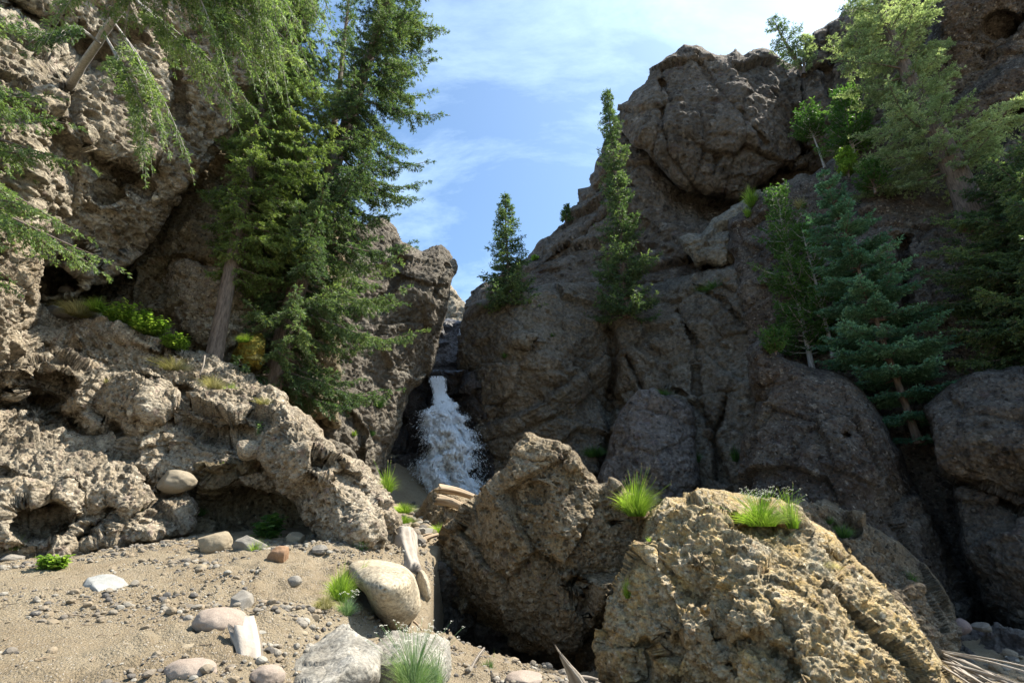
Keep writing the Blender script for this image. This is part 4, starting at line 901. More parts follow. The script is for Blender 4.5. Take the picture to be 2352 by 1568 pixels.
def conifer(name, base, second, d, H, lf, bark, seed, label, cat='spruce', r0=.17, prof=None, z0=.15, dens=20, droop=.35, rise=0., upt=.25, side=None, lean_d=0, group=None,
            nseg=9, bare=0, front=1.0, ext=.07, tier=0, top_r=.02, foot_d=None, **sp):
    rng = np.random.default_rng(seed)
    B = at(base[0], base[1], d)
    rr = ray(*second); dd = (B[1] + lean_d) / rr[1] if rr[1] > .05 else d
    S2 = EYE + rr * dd; T = B + nrm(S2 - B) * H if H else S2
    H = float(np.linalg.norm(T - B)); ax = nrm(T - B)
    K = 26; u = np.linspace(-ext, 1, K); line = B + (T - B) * u[:, None]
    wob = np.stack([fbm(np.stack([u * 3, u * 0 + seed, u * 0], 1), 2, seed), fbm(np.stack([u * 3, u * 0 + seed + 9, u * 0], 1), 2, seed), u * 0], 1) * r0 * .8
    wob *= (np.clip(u, 0, 1) * (1 - np.clip(u, 0, 1)) * 4)[:, None]
    line = line + wob
    rad = r0 * (1 - np.clip(u, 0, 1)) ** .85 + top_r * .5; rad[:3] *= [1.35, 1.12, 1.03]
    V, F = tubes(line[None], rad[None], 14)
    V = V + nrm(V - np.repeat(line, 14, 0)) * (fbm(V * np.array([9, 9, 2.5]), 3, seed) * .12 * np.repeat(rad, 14))[:, None]
    root = empty(name, B); tag(root, label, cat, group)
    # boughs
    nbr = int(dens * H * (1 - z0)); uu = z0 + (1 - z0) * (np.arange(nbr) + rng.random(nbr)) / nbr
    if tier: uu = np.clip((np.round(uu * tier) + rng.normal(size=nbr) * .07) / tier, z0, .995)
    az = np.arange(nbr) * 2.39996 + rng.normal(size=nbr) * .5
    prof = prof or (lambda q: 1.6 * (1 - q) ** .8)
    L = np.array([prof(float(q)) for q in uu]) * (.55 + .6 * rng.random(nbr))
    if side is not None: L = L * np.array([side(float(q), math.cos(a_)) for q, a_ in zip(uu, az)])
    L = L * np.where(np.sin(az) < -.35, front, 1.0)
    L = np.maximum(L, .08)
    o = np.stack([np.interp(uu, u, line[:, k]) for k in range(3)], 1)
    s = np.linspace(0, 1, nseg)[None, :]
    hdir = np.stack([np.cos(az), np.sin(az), az * 0], 1)
    rs = rise + .55 * uu ** 3; dr_ = droop * (1 - uu * .7)
    z = (rs[:, None] * s - dr_[:, None] * s ** 1.4 + upt * s ** 4) * L[:, None]
    bend = rng.normal(size=nbr) * .18
    lat = np.cross(hdir, [0, 0, 1.0])
    pth = o[:, None] + hdir[:, None] * (L[:, None] * s)[..., None] + lat[:, None] * (bend[:, None] * L[:, None] * s ** 2)[..., None]
    pth[..., 2] += z
    br = np.clip(.012 + .012 * L, 0, .05)[:, None] * (1 - .85 * s)
    V2, F2 = tubes(pth, br, 5)
    tv, tf, tt, wd = sprays(pth, L, rng, tint=rng.random(nbr) * .8, **sp)
    wr = np.repeat(np.array([[.005, .002]]), len(wd), 0)
    V3, F3 = tubes(wd, wr, 3)
    n1, n2 = len(V), len(V2)
    mk('trunk', np.concatenate([V, V2, V3]), np.concatenate([F, F2 + n1, F3 + n1 + n2]), bark, root, True, B)
    mk('crown', tv, tf, lf, root, False, B, tt)
    return root

# --- left spruces
sw = lambda r, l: (lambda q, c: (r if c > 0 else l) * (1 if abs(c) > .3 else .9))
conifer('spruce', (492, 822), (600, 230), 11.2, 17, L_olive, BARK, 3, 'leaning spruce with bare lower trunk and yellow green boughs on the upper ledge', front=.55, r0=.16, z0=.12, dens=23,
        prof=lambda q: 2.2 * min(1, .45 + (q - .13) * 5) * (1 - q) ** .6, side=sw(1.12, .5), droop=.42, upt=.15, hang=.35, twl=.55, sub=.07, nb=6, bl=.07, bw=.019)
conifer('spruce', (622, 880), (885, 0), 12.6, 24, L_dark, BARK, 4, 'tallest dark green spruce left of the sky, its boughs sweeping down to the ground', front=.8, r0=.25, z0=.0, dens=15,
        prof=lambda q: 2.95 * min(1, .80 + q * 3) * (1 - q) ** .62, side=sw(1.0, .42), droop=.48, upt=.34, hang=.42, twl=.5, sub=.07, nb=6, bl=.075, bw=.021)
conifer('spruce', (690, 930), (800, 0), 16.5, 22, L_dark, BARK, 5, 'dark spruce filling the gap between the two big leaning trunks', r0=.22, z0=.35, dens=6.5,
        prof=lambda q: 2.0 * (1 - q) ** .6, droop=.4, upt=.3, hang=.35, twl=.5, sub=.09, nb=5, bl=.09, bw=.028)
conifer('spruce', (-215, 900), (-200, 0), 6.2, 8.8, L_top, BARK, 6, 'spruce at the left edge, its hanging boughs covering the pale wall', r0=.14, z0=.26, dens=15,
        prof=lambda q: 2.9 * min(1, .55 + (q - .3) * 4) * (1 - q) ** .4, droop=.55, upt=.1, hang=.5, twl=.42, sub=.065, nb=5, bl=.055, bw=.02, side=sw(1.0, .5))
# --- middle and right trees
conifer('spruce', (1168, 705), (1160, 450), 25, None, L_dark, BARK, 7, 'small dark spruce standing in the notch above the waterfall', ext=0, r0=.08, z0=.0, dens=22, prof=lambda q: 1.5 * (1 - q) ** .75,
        droop=.3, upt=.25, hang=.2, twl=.35, tw=.10, sub=.12, nb=3, bl=.12, bw=.045, subl=.2)
conifer('spruce', (1440, 728), (1395, 213), 24.2, None, L_dark, BARK, 8, 'tall narrow spruce on the cliff face, tip above the skyline', ext=.0, r0=.13, z0=.0, dens=20,
        prof=lambda q: (1.8 if q < .25 else 1.25 - .1 * q) * (1 - q) ** .45 * (.8 + .3 * math.sin(q * 40)), droop=.28, upt=.35, hang=.2, twl=.35, tw=.11, sub=.12, nb=3, bl=.12, bw=.045, subl=.2)
conifer('spruce', (1300, 506), (1301, 474), 34, None, L_dark, BARK, 9, 'tiny spruce on the skyline slope beside the small white cloud', r0=.05, z0=.05, dens=26, prof=lambda q: .38 * (1 - q) ** .8,
        droop=.2, hang=.2, twl=.2, tw=.1, sub=.12, nb=3, bl=.14, bw=.06, subl=.2)
conifer('pine', (1842, 165), (1776, 46), 30, None, L_dark, BARK, 10, 'windswept pine on the skyline right of the big dome', 'pine', r0=.13, z0=.15, dens=11, prof=lambda q: 1.5 * (1 - q) ** .5 * (.6 + .5 * abs(math.sin(q * 17))),
        rise=.35, droop=.1, upt=.2, hang=-.05, twl=.55, tw=.14, sub=.12, nb=3, bl=.13, bw=.04, subl=.2)
conifer('pine', (1846, 165), (1852, 84), 29.5, None, L_pale, BARK, 11, 'small pale green pine close against the skyline rock wall', 'pine', r0=.07, z0=.1, dens=14, prof=lambda q: .75 * (1 - q) ** .5,
        rise=.3, droop=.1, hang=0, twl=.4, tw=.14, sub=.12, nb=3, bl=.13, bw=.05, subl=.2)
conifer('fir', (2225, 470), (2090, 180), 16.9, 11, L_pale, BARK, 12, 'big sunlit fir with thick leaning trunk, upper right', 'fir', front=.6, r0=.33, z0=.08, dens=9.5,
        prof=lambda q: 2.75 * (.72 + .5 * math.sin(q * 7 + .5) ** 2) * (1 - q) ** .35, side=lambda q, c: (1.1 if c > 0 else .95), rise=.32, droop=.22, upt=.12, hang=.05, twl=.6, sub=.085, nb=5, bl=.085, bw=.024, top_r=.1)
conifer('fir', (2440, 960), (2400, 500), 12.8, 8.6, L_dark, BARK, 13, 'dense dark fir at the right edge beneath the sunlit fir', 'fir', r0=.2, z0=.10, dens=30,
        prof=lambda q: 3.6 * (min(1, .35 + q * 1.3)) * (1 - q) ** .4, rise=.1, droop=.35, upt=.15, hang=.25, twl=.55, sub=.085, nb=5, bl=.08, bw=.03, side=sw(.5, 1))
conifer('spruce', (2108, 1010), (1890, 400), 14.2, None, L_blue, BARK, 14, 'blue green spruce with tiered horizontal boughs hanging over the pointed boulder', 'spruce', ext=.01, r0=.09, z0=.0, dens=22, tier=15,
        prof=lambda q: 2.0 * (.35 + .65 * min(1, q * 3.2)) * (1 - q) ** .62, rise=.05, droop=.12, upt=.10, hang=.03, twl=.45, tw=.07, sub=.07, nb=5, bl=.075, bw=.026, droopsub=.03, vn=.05)
conifer('fir', (1862, 830), (1782, 440), 17.6, None, L_green, BARKP, 15, 'bushy fresh green fir left of the blue green spruce', 'fir', r0=.08, z0=.03, dens=19, prof=lambda q: 1.15 * (.55 + .7 * abs(math.sin(q * 11))) * (1 - q) ** .35,
        rise=.3, droop=.1, hang=0, twl=.45, tw=.11, sub=.10, nb=4, bl=.085, bw=.035, subl=.16)
conifer('fir', (1910, 800), (1840, 520), 17.0, None, L_green, BARKP, 16, 'slim green fir with a pale trunk between bushy fir and blue green spruce', 'fir', r0=.06, z0=.22, dens=20, prof=lambda q: .95 * (1 - q) ** .4,
        rise=.3, droop=.1, hang=0, twl=.4, tw=.11, sub=.10, nb=4, bl=.085, bw=.035, subl=.16)
conifer('fir', (1960, 350), (1935, 215), 21.5, None, L_green, BARKP, 17, 'green shrubby fir in the gully behind the big sunlit fir', 'fir', r0=.06, z0=.03, dens=30, prof=lambda q: 1.15 * (1 - q) ** .45,
        rise=.35, droop=.1, hang=0, twl=.45, tw=.12, sub=.12, nb=3, bl=.11, bw=.05, subl=.2)
conifer('fir', (1892, 378), (1853, 268), 23, None, L_green, BARKP, 18, 'small round topped tree on a bare stem', 'tree', r0=.04, z0=.55, dens=40, prof=lambda q: .7 * (1 - (2 * q - 1.35) ** 2 if abs(2 * q - 1.35) < .8 else .3),
        rise=.4, droop=0, hang=0, twl=.35, tw=.1, sub=.12, nb=3, bl=.11, bw=.05, subl=.2)
conifer('shrub', (1950, 405), (1944, 352), 19.5, None, L_herb, BARK, 19, 'little yellow green shrub on the cliff left of the big fir', 'shrub', r0=.02, z0=.05, dens=60, prof=lambda q: .38 * (1 - q) ** .3,
        rise=.7, droop=0, hang=-.1, twl=.25, tw=.06, sub=.10, nb=3, bl=.09, bw=.045, subl=.12)
conifer('shrub', (1782, 812), (1778, 768), 15.2, None, L_green, BARK, 20, 'small round green bush on the tip of the pointed boulder', 'shrub', r0=.015, z0=.05, dens=110, prof=lambda q: .40 * (1 - (1.6 * q - .7) ** 2),
        rise=.5, droop=0, hang=-.1, twl=.2, tw=.06, sub=.08, nb=3, bl=.06, bw=.03, subl=.1)
conifer('shrub', (2010, 440), (2000, 380), 18.5, None, L_green, BARK, 21, 'dark little fir bush below the big sunlit fir, left of its trunk', 'shrub', r0=.03, z0=.05, dens=50, prof=lambda q: .6 * (1 - q) ** .4,
        rise=.5, droop=0, hang=-.1, twl=.3, tw=.08, sub=.09, nb=3, bl=.08, bw=.04, subl=.12)

# --- leaning tree over the left wall, boughs given one by one
def boughs(name, trunk, trad, bl_, lf, bark, seed, label, cat, **sp):
    rng = np.random.default_rng(seed)
    def curve(pts, K=9):
        q = np.array([at(*p) for p in pts]); t = np.r_[0, np.cumsum(np.linalg.norm(np.diff(q, axis=0), axis=1))]; t /= t[-1]; s = np.linspace(0, 1, K)
        return np.stack([np.interp(s, t, q[:, k]) for k in range(3)], 1)
    tr = curve(trunk, 20); root = empty(name, tr[0]); tag(root, label, cat)
    V, F = tubes(tr[None], np.linspace(trad, trad * .45, 20)[None], 12)
    V = V + fbm(V * np.array([6, 6, 6]), 3, seed)[:, None] * trad * .2
    pth = []
    for b in bl_:
        c = curve(b)
        for k in range(3):
            j = c.copy(); e = rng.normal(size=3) * np.array([.28, .35, .22]); j = j + (np.linspace(0, 1, 9) ** 1.2)[:, None] * e * (k > 0)
            j[:, 2] -= .10 * np.linspace(0, 1, 9) ** 2
            pth.append(j)
    pth = np.array(pth); Ls = np.linalg.norm(np.diff(pth, axis=1), axis=2).sum(1)
    V2, F2 = tubes(pth, np.linspace(.02, .004, 9)[None] * np.ones((len(pth), 1)), 5)
    tv, tf, tt, wd = sprays(pth, Ls, rng, **sp)
    V3, F3 = tubes(wd, np.repeat(np.array([[.004, .0015]]), len(wd), 0), 3)
    mk('trunk', np.concatenate([V, V2, V3]), np.concatenate([F, F2 + len(V), F3 + len(V) + len(V2)]), bark, root, True, tr[0])
    mk('crown', tv, tf, lf, root, False, tr[0], tt)
boughs('spruce', [(140, 235, 11.4), (180, 165, 10.0), (230, 90, 9.0), (300, -10, 8.5), (420, -240, 8.4)], .085,
       [[(330, -60, 8.3), (450, 0, 8), (560, 60, 7.9), (650, 150, 8.0)], [(330, -80, 8.3), (520, -20, 8.3), (640, 60, 8.6), (690, 130, 8.9)],
        [(380, -180, 8.3), (520, -100, 7.6), (640, -30, 7.4), (700, 60, 7.5)], [(380, -160, 8.3), (460, -60, 7.6), (520, 40, 7.4), (570, 130, 7.4)],
        [(360, -130, 8.4), (560, -80, 8.6), (700, 0, 9), (745, 90, 9.3)], [(260, 50, 8.9), (310, 120, 8.8), (350, 200, 8.6), (385, 300, 8.5)], [(230, 100, 9), (180, 60, 8.6), (120, 90, 8.2), (80, 60, 8)], [(300, -10, 8.5), (380, 60, 8.2), (430, 110, 8), (470, 180, 8)], [(380, -160, 8.3), (330, -80, 7.8), (300, 0, 7.7), (290, 70, 7.7)],
        [(420, -200, 8.3), (480, -90, 7.6), (500, 20, 7.4), (505, 110, 7.4)], [(420, -200, 8.3), (540, -120, 7.8), (590, -10, 7.6), (610, 100, 7.6)], [(240, 80, 8.9), (290, 160, 8.6), (330, 230, 8.4), (350, 330, 8.4)], [(400, -190, 8.3), (300, -150, 7.2), (200, -60, 7.0), (150, 20, 7.0)],
        [(450, -150, 8.4), (600, -120, 8.2), (720, -60, 8.4), (760, 20, 8.8)]],
       L_top, BARKP, 31, 'pale barked spruce leaning in from the top left, ragged boughs hanging before the wall', 'spruce', twl=.42, tw=.13, sub=.07, nb=5, bl=.055, bw=.017, hang=.55, s0=.22, droopsub=.3)

# ------------------------------------------------------------------ grass, herbs
def place(px, py):
    s = surf(px, py); P, d = ground_hit(px, py)
    if s is not None and s[1] < d + .6: return s[0], s[1]
    return P, d
def tuft(px, py, wpx, hpx, n, lf, seed, label, name='grass_tuft', lean=(0, 0), heads=0, flowers=0, wide=1.0, cat='grass', stiff=.6, d=None, bw=None):
    rng = np.random.default_rng(seed)
    if d is None: P, dd = place(px, py)
    else: P, dd = at(px, py, d), d
    W = wpx / FPX * dd / 2; H = hpx / FPX * dd
    bw = bw or max(.003, .85 / FPX * dd); n = int(n * 1.5)
    r = rng.random(n) ** .6; a = rng.uniform(0, 6.283, n)
    base = P + np.stack([np.cos(a) * r * W * .38, np.sin(a) * r * W * .38, -.02 + 0 * r], 1)
    az = a + rng.normal(size=n) * .5; ln = H * (.25 + .9 * rng.random(n) ** .8) * (1.08 - .35 * r)
    out = (W * .9 * r + .1 * W) * (.4 + rng.random(n) * .8)
    s = np.linspace(0, 1, 5)[None, :]
    pth = base[:, None] + np.stack([np.cos(az), np.sin(az), az * 0], 1)[:, None] * (out[:, None] * s ** 1.6)[..., None]
    pth[..., 2] += ln[:, None] * (s - (1 - stiff) * .75 * r[:, None] * s ** 3)
    pth[..., 0] += lean[0] * (ln[:, None] * s ** 2); pth[..., 2] += lean[1] * (ln[:, None] * s ** 2)
    pth += (rng.normal(size=(n, 1, 3)) * .06 * H) * (s ** 2)[..., None]
    wd = bw * wide * np.array([.8, 1, .85, .55, .08]); sd = nrm(np.stack([-np.sin(az + 1), np.cos(az + 1), az * 0 + .2], 1))
    A = pth - sd[:, None] * wd[None, :, None] * .5; B = pth + sd[:, None] * wd[None, :, None] * .5
    V = np.stack([A, B], 2).reshape(-1, 3); ix = np.arange(n * 10).reshape(n, 5, 2)
    F = np.stack([ix[:, :-1, 0], ix[:, :-1, 1], ix[:, 1:, 1], ix[:, 1:, 0]], -1).reshape(-1, 4)
    tint = np.repeat(np.clip(rng.random(n) * .8 , 0, 1), 10) + np.tile(np.repeat(np.array([-.25, -.1, .05, .15, .3]), 2), n)
    if not heads and not flowers:
        return tag(mk(name, V, F, lf, None, False, P, np.clip(tint, 0, 1)), label, cat)
    tb = np.clip(tint, 0, 1)
    m = heads + flowers
    top = P + np.stack([rng.normal(size=m) * W * .55, rng.normal(size=m) * W * .5, H * (.8 + .45 * rng.random(m))], 1) + np.array([lean[0] * H, 0, 0])
    st = np.stack([P + (top - P) * q * np.array([.6 + .4 * q, .6 + .4 * q, 1]) for q in (0.02, .5, 1)], 1)
    V1, F1 = tubes(st, np.full((m, 3), bw * .4), 3)
    v, f = IC[1]; Vs, Fs = [], []; o = 0
    kk = 7 if flowers else 6
    for i in range(m):
        for k in range(kk):
            e = rng.normal(size=3) * (np.array([1, 1, .5]) * bw * 2.4 if flowers else np.array([.6, .6, 4]) * bw * 1.2)
            rr = bw * (rng.uniform(.7, 1.3) if flowers else rng.uniform(.4, .8)); Vs.append(v * rr * np.array([1, 1, .6 if flowers else 1.7]) + top[i] + e); Fs.append(f + o); o += len(v)
    Vh, Fh = np.concatenate(Vs), np.concatenate(Fs)
    ob = mk(name, np.concatenate([V, V1, Vh]), [F, F1 + len(V), Fh + len(V) + len(V1)], lf, None, False, P, np.concatenate([tb, np.full(len(V1), .6), np.full(len(Vh), .9)]))
    ob.data.materials.append(M_fl if flowers else M_seed)
    mi = np.zeros(len(ob.data.polygons), np.int32); mi[len(F) + len(F1):] = 1; ob.data.polygons.foreach_set('material_index', mi)
    return tag(ob, label, cat)
def herb(px, py, wpx, hpx, n, lf, seed, label, leaf=.05, name='leafy_plant', cat='plant', d=None):
    """leafy stems: each stem carries pairs of oval leaves"""
    rng = np.random.default_rng(seed)
    if d is None: P, dd = place(px, py)
    else: P, dd = at(px, py, d), d
    W = wpx / FPX * dd / 2; H = hpx / FPX * dd
    a = rng.uniform(0, 6.283, n); r = rng.random(n) ** .5
    base = P + np.stack([np.cos(a) * r * W * .7, np.sin(a) * r * min(W, .35) * .7, r * 0], 1)
    top = base + np.stack([np.cos(a) * W * .35 * r, np.sin(a) * W * .3 * r, H * (.45 + .6 * rng.random(n))], 1)
    K = 9; q = (np.arange(K) + .5) / K
    pos = base[:, None] + (top - base)[:, None] * q[None, :, None]; pos = pos.reshape(-1, 3); m = len(pos)
    az = rng.uniform(0, 6.283, m); dr = np.stack([np.cos(az), np.sin(az), rng.uniform(-.15, .7, m)], 1); dr = nrm(dr)
    sd = nrm(np.cross(dr, [0, 0, 1.0]) + rng.normal(size=(m, 3)) * .25); l = leaf * (.6 + .7 * rng.random(m))[:, None]
    pts = [pos, pos + dr * l * .35 + sd * l * .28, pos + dr * l * .75 + sd * l * .2, pos + dr * l - np.array([0, 0, .15]) * l, pos + dr * l * .75 - sd * l * .2, pos + dr * l * .35 - sd * l * .28]
    V = np.stack(pts, 1).reshape(-1, 3); ix = np.arange(m * 6).reshape(m, 6)
    F = np.concatenate([ix[:, [0, 1, 2, 3]], ix[:, [0, 3, 4, 5]]])
    V1, F1 = tubes(np.stack([base - np.array([0, 0, .03]), (base + top) / 2, top], 1), np.full((n, 3), .003), 3)
    t = np.concatenate([np.repeat(rng.random(m), 6), np.full(len(V1), .2)])
    return tag(mk(name, np.concatenate([V, V1]), np.concatenate([F, F1 + len(V)]), lf, None, False, P, t), label, cat)

T = tuft
T(1462, 1182, 105, 85, 620, L_grass, 1, 'bright green grass tuft with seed stalks behind the shoulder of the pitted boulder', heads=26, lean=(.15, 0), d=8.6)
T(1750, 1205, 150, 66, 520, L_grass, 2, 'sunlit grass and white flowers on top of the big ochre boulder', stiff=.2, flowers=90, heads=0, lean=(.1, 0), d=7.0)
T(1820, 1210, 60, 90, 130, L_grass, 3, 'thin tall bright stalks right of the white flowers on the ochre boulder', heads=8, d=7.1)
T(1890, 1300, 70, 34, 420, L_dry, 4, 'dry straw coloured tuft drooping on the sunny slope of the ochre boulder', stiff=-.6, d=6.75)
T(780, 1378, 80, 82, 700, L_grass, 5, 'long grass tuft on the bank left of the smooth tan boulder', stiff=.4)
T(822, 1352, 60, 66, 420, L_grass, 6, 'arching grass tuft touching the smooth tan boulder', stiff=.1, lean=(.25, 0))
T(745, 1392, 70, 40, 360, L_dry, 7, 'faded dry grass hanging below the long grass tuft', stiff=-.3)
T(795, 1408, 60, 40, 260, L_sage, 8, 'grey green tuft with small white flowers under the long grass', flowers=10)
T(888, 1128, 60, 58, 260, L_grass, 9, 'tuft with long nodding seed stalks on the crest beside the waterfall', heads=7, stiff=.3, d=9.2)
T(928, 1176, 60, 26, 380, L_grass, 10, 'low glowing green grass patch behind the undercut boulder', d=12)
T(925, 1200, 60, 22, 300, L_grass, 11, 'yellow green grass patch left of the wedge rock', d=11)
T(1010, 1222, 70, 22, 360, L_grass, 12, 'short grass strip between the wedge rock and the pitted boulder', d=11)
T(950, 1574, 150, 105, 420, L_sage, 13, 'pale flowering grass clump in front of the white rock at the bottom edge', flowers=90, d=3.9)
T(1000, 1580, 60, 70, 240, L_sage, 14, 'pale green wisps right of the flowering clump at the bottom edge', flowers=20, d=4.0)
T(690, 1585, 34, 62, 50, L_grass, 15, 'few green blades in front of the angular grey boulder', d=3.7, wide=1.3)
T(588, 1268, 50, 34, 170, L_grass, 16, 'small grass tuft between the angular stone and the red brown stone')
T(180, 722, 100, 44, 520, L_dry, 17, 'pale dry grass on the upper ledge under the left wall', stiff=.2, d=10.6)
T(220, 712, 60, 40, 340, L_grass, 18, 'green tuft on the upper ledge beside the leafy shrubs', stiff=.2, d=10.7)
T(400, 850, 100, 34, 360, L_dry, 19, 'straw coloured grass at the foot of the leaning spruce')
T(490, 905, 70, 34, 240, L_dry, 20, 'thin pale grass on the rubble slope below the leaning spruce')
T(530, 905, 46, 30, 130, L_grass, 21, 'sparse green grass on the rubble slope')
T(866, 935, 50, 40, 330, L_green, 22, 'dark green grass growing from the cliff left of the waterfall')
T(858, 1000, 20, 18, 80, L_green, 23, 'tiny grass clump low on the cliff left of the waterfall')
T(812, 1000, 20, 16, 80, L_grass, 24, 'tiny yellowish clump beside the dark foot of the cliff')
T(18, 930, 50, 34, 40, L_green, 25, 'a few long blades at the left edge above the lower ledge')
T(30, 1270, 50, 40, 30, L_grass, 26, 'two or three long blades at the left edge by the sand')
T(462, 1180, 36, 26, 90, L_green, 27, 'small green tuft in the shade at the end of the lower ledge')
T(1120, 1545, 36, 40, 200, L_green, 28, 'dark green plant in the gully under the pitted boulder')
T(1135, 1530, 16, 36, 30, L_herb, 29, 'upright bright herb beside the dark green gully plant')
T(1940, 1225, 60, 34, 260, L_green, 30, 'green grass on the brown boulder right of the flowers')
T(1900, 1200, 40, 26, 140, L_green, 31, 'short grass where the brown and the ochre boulder meet')
T(2115, 1330, 40, 34, 200, L_green, 32, 'grass tuft low on the brown sloping boulder')
T(1366, 1050, 70, 30, 380, L_green, 33, 'dark green patch on the cliff behind the shoulder of the pitted boulder')
T(1690, 1060, 26, 40, 170, L_green, 34, 'grass in the cleft left of the pointed boulder')
T(1740, 478, 40, 60, 260, L_grass, 35, 'sunlit yellow grass on the ridge beside the pale outcrop')
T(1722, 505, 24, 34, 120, L_grass, 36, 'little sunlit tuft at the lower end of the ridge beside the outcrop')
T(1640, 660, 90, 14, 200, L_green, 37, 'thin grass along the sloping ledge below the pale outcrop')
T(1270, 780 - 8, 22, 12, 60, L_green, 38, 'green speck of grass above the block set in the middle cliff')
T(1158, 800 + 18, 30, 16, 90, L_green, 39, 'green clump left below the block set in the middle cliff')
T(1020, 868, 18, 22, 60, L_green, 40, 'tiny tuft above the lip of the waterfall') if False else None
T(1440, 1370, 26, 50, 120, L_grass, 41, 'olive grass in the seam between pitted and ochre boulders')
T(1500, 1250 + 2, 20, 18, 50, L_grass, 42, 'tiny tuft on the left corner of the ochre boulder')
T(1840, 470 + 10, 40, 30, 160, L_dry, 43, 'brownish tuft on the ridge left of the blue green spruce')
T(1520, 930 - 20, 60, 16, 120, L_green, 44, 'faint green growth on top of the purple slab')
T(600, 950, 50, 24, 120, L_dry, 46, 'thin dry grass near the crest of the upper ledge')
T(250, 880, 30, 16, 50, L_dry, 47, 'wisp of dry grass in the middle of the upper ledge')
T(330, 1165, 26, 40, 40, L_dry, 48, 'dry wisp hanging on the lower ledge')
T(1600, 1060, 30, 30, 90, L_green, 45, 'faint green growth right of the purple slab')
T(570, 790, 60, 26, 300, L_grass, 50, 'short green growth on the crown of the mossy rock', stiff=.1)
T(592, 822, 40, 20, 200, L_dry, 51, 'yellowed growth on the right side of the mossy rock', stiff=-.3)
herb(285, 745, 110, 46, 130, L_herb, 1, 'low leafy shrub glowing green on the upper ledge', .085, d=10.6)
herb(340, 765, 80, 40, 110, L_herb, 2, 'bright yellow green leafy shrub nearest the leaning spruce', .085, d=10.5)
herb(400, 800, 60, 34, 70, L_herb, 3, 'small yellow green shrub on the edge of the shaded step', .08, d=10.5)
herb(120, 1306, 66, 28, 60, L_herb, 4, 'low leafy weed on the sand under the lower ledge', .06)
herb(612, 1238, 60, 54, 26, L_green, 5, 'broad leaved plant in the mouth of the dark hollow', .13)
herb(832, 1245, 36, 42, 40, L_sage, 6, 'grey green herb on the lower side of the undercut boulder', .05)
herb(522, 1055, 40, 12, 30, L_herb, 7, 'tiny leafy weed on the ledge behind the squat block', .05)
herb(596, 985, 20, 30, 16, L_sage, 8, 'thin grey herb beside the peak of the undercut boulder', .05)
herb(1225, 470 + 130, 20, 14, 30, L_herb, 9, 'speck of green bush on the slope behind the notch spruce', .12)
# ------------------------------------------------------------------ waterfall
m_w, nt, bs = newmat('white_water'); g = NT(nt)
bs.inputs['Base Color'].default_value = (.88, .94, 1, 1); bs.inputs['Roughness'].default_value = .6
tr = g.n('ShaderNodeBsdfTranslucent'); tr.inputs[0].default_value = (.85, .92, 1, 1); mx = g.n('ShaderNodeMixShader'); mx.inputs[0].default_value = .05
out = [n_ for n_ in nt.nodes if n_.type == 'OUTPUT_MATERIAL'][0]; g.l(bs.outputs[0], mx.inputs[1]); g.l(tr.outputs[0], mx.inputs[2]); g.l(mx.outputs[0], out.inputs[0])
yk = np.array([858, 886, 904, 930, 974, 1000, 1026, 1060, 1095, 1133, 1160.]); xl = np.array([982, 990, 996, 988, 969, 972, 975, 970, 961, 972, 980.]); xr = np.array([1025, 1026, 1028, 1054, 1074, 1086, 1098, 1096, 1092, 1104, 1112.])
dk = np.array([24.3, 24.0, 23.8, 23.3, 22.9, 22.7, 22.5, 22.3, 22.1, 21.9, 21.8])
def wf(u, y):
    a, b, d = np.interp(y, yk, xl), np.interp(y, yk, xr), np.interp(y, yk, dk)
    sh = np.shape(y); yf = np.ravel(y) / 16.0; z0_ = np.zeros(len(yf)); k_ = sstep(905, 950, y)
    a = a + (fbm(np.stack([yf, z0_, z0_], 1), 4, 71, .7).reshape(sh)) * 26 * k_; b = b + (fbm(np.stack([yf, z0_ + 5, z0_], 1), 4, 72, .7).reshape(sh)) * 26 * k_
    return a + (b - a) * u, d - .55 * np.sqrt(np.clip(1 - (2 * u - 1) ** 2, 0, 1)) * sstep(900, 960, y)
rng = np.random.default_rng(5)
root = empty('waterfall', at(1040, 1140, 22)); tag(root, 'white waterfall dropping through the dark wet cleft', 'waterfall', kind='structure')
uu, yy = np.meshgrid(np.linspace(.08, .92, 120), np.arange(868, 1160, 1.0))
xx, dd = wf(uu, yy); Vw = at(xx, yy, dd + .15).reshape(-1, 3)
fl = fbm(Vw * np.array([3.2, 3.2, 1.6]), 3, 4, .6); ff = fbm(Vw * np.array([14, 14, 7]), 4, 6, .7)
kb = np.repeat(sstep(890, 940, yy[:, 0]), 120)
Vw = Vw - FW * ((fl * .7 + ff * .22) * (.15 + kb))[:, None] + RT * (ff * .10)[:, None] + np.array([0, 0, 1]) * (fbm(Vw * 9, 3, 12) * .12 * kb)[:, None]
ix = np.arange(len(Vw)).reshape(uu.shape); Fw = np.stack([ix[:-1, :-1], ix[1:, :-1], ix[1:, 1:], ix[:-1, 1:]], -1)
kq = (fl + .6 * ff + .3 * vnoise(np.stack([uu.ravel() * 16, yy.ravel() / 40, yy.ravel() * 0], 1), 3) * (1 - kb)).reshape(uu.shape)[:-1, :-1] > .2 * (1 - sstep(900, 930, yy[:-1, :-1])) -.32 + .35 * sstep(.55, 1, np.abs(uu[:-1, :-1] * 2 - 1)) + .22 * sstep(1040, 1150, yy[:-1, :-1])
mk('sheet', np.concatenate([Vw, Vw + FW * .12]), np.concatenate([Fw[kq], Fw[kq][:, ::-1] + len(Vw)]), m_w, root, True, at(1040, 1140, 22))
n = 150000
y0 = 862 + (1158 - 862) * rng.random(n) ** .75; u0 = .5 + rng.normal(size=n) * .20 + .10 * rng.normal(size=n) * (rng.random(n) < .25); e_ = sstep(920, 960, y0); u0 = np.where(e_ < .5, np.clip(u0, .0, 1.0), u0)
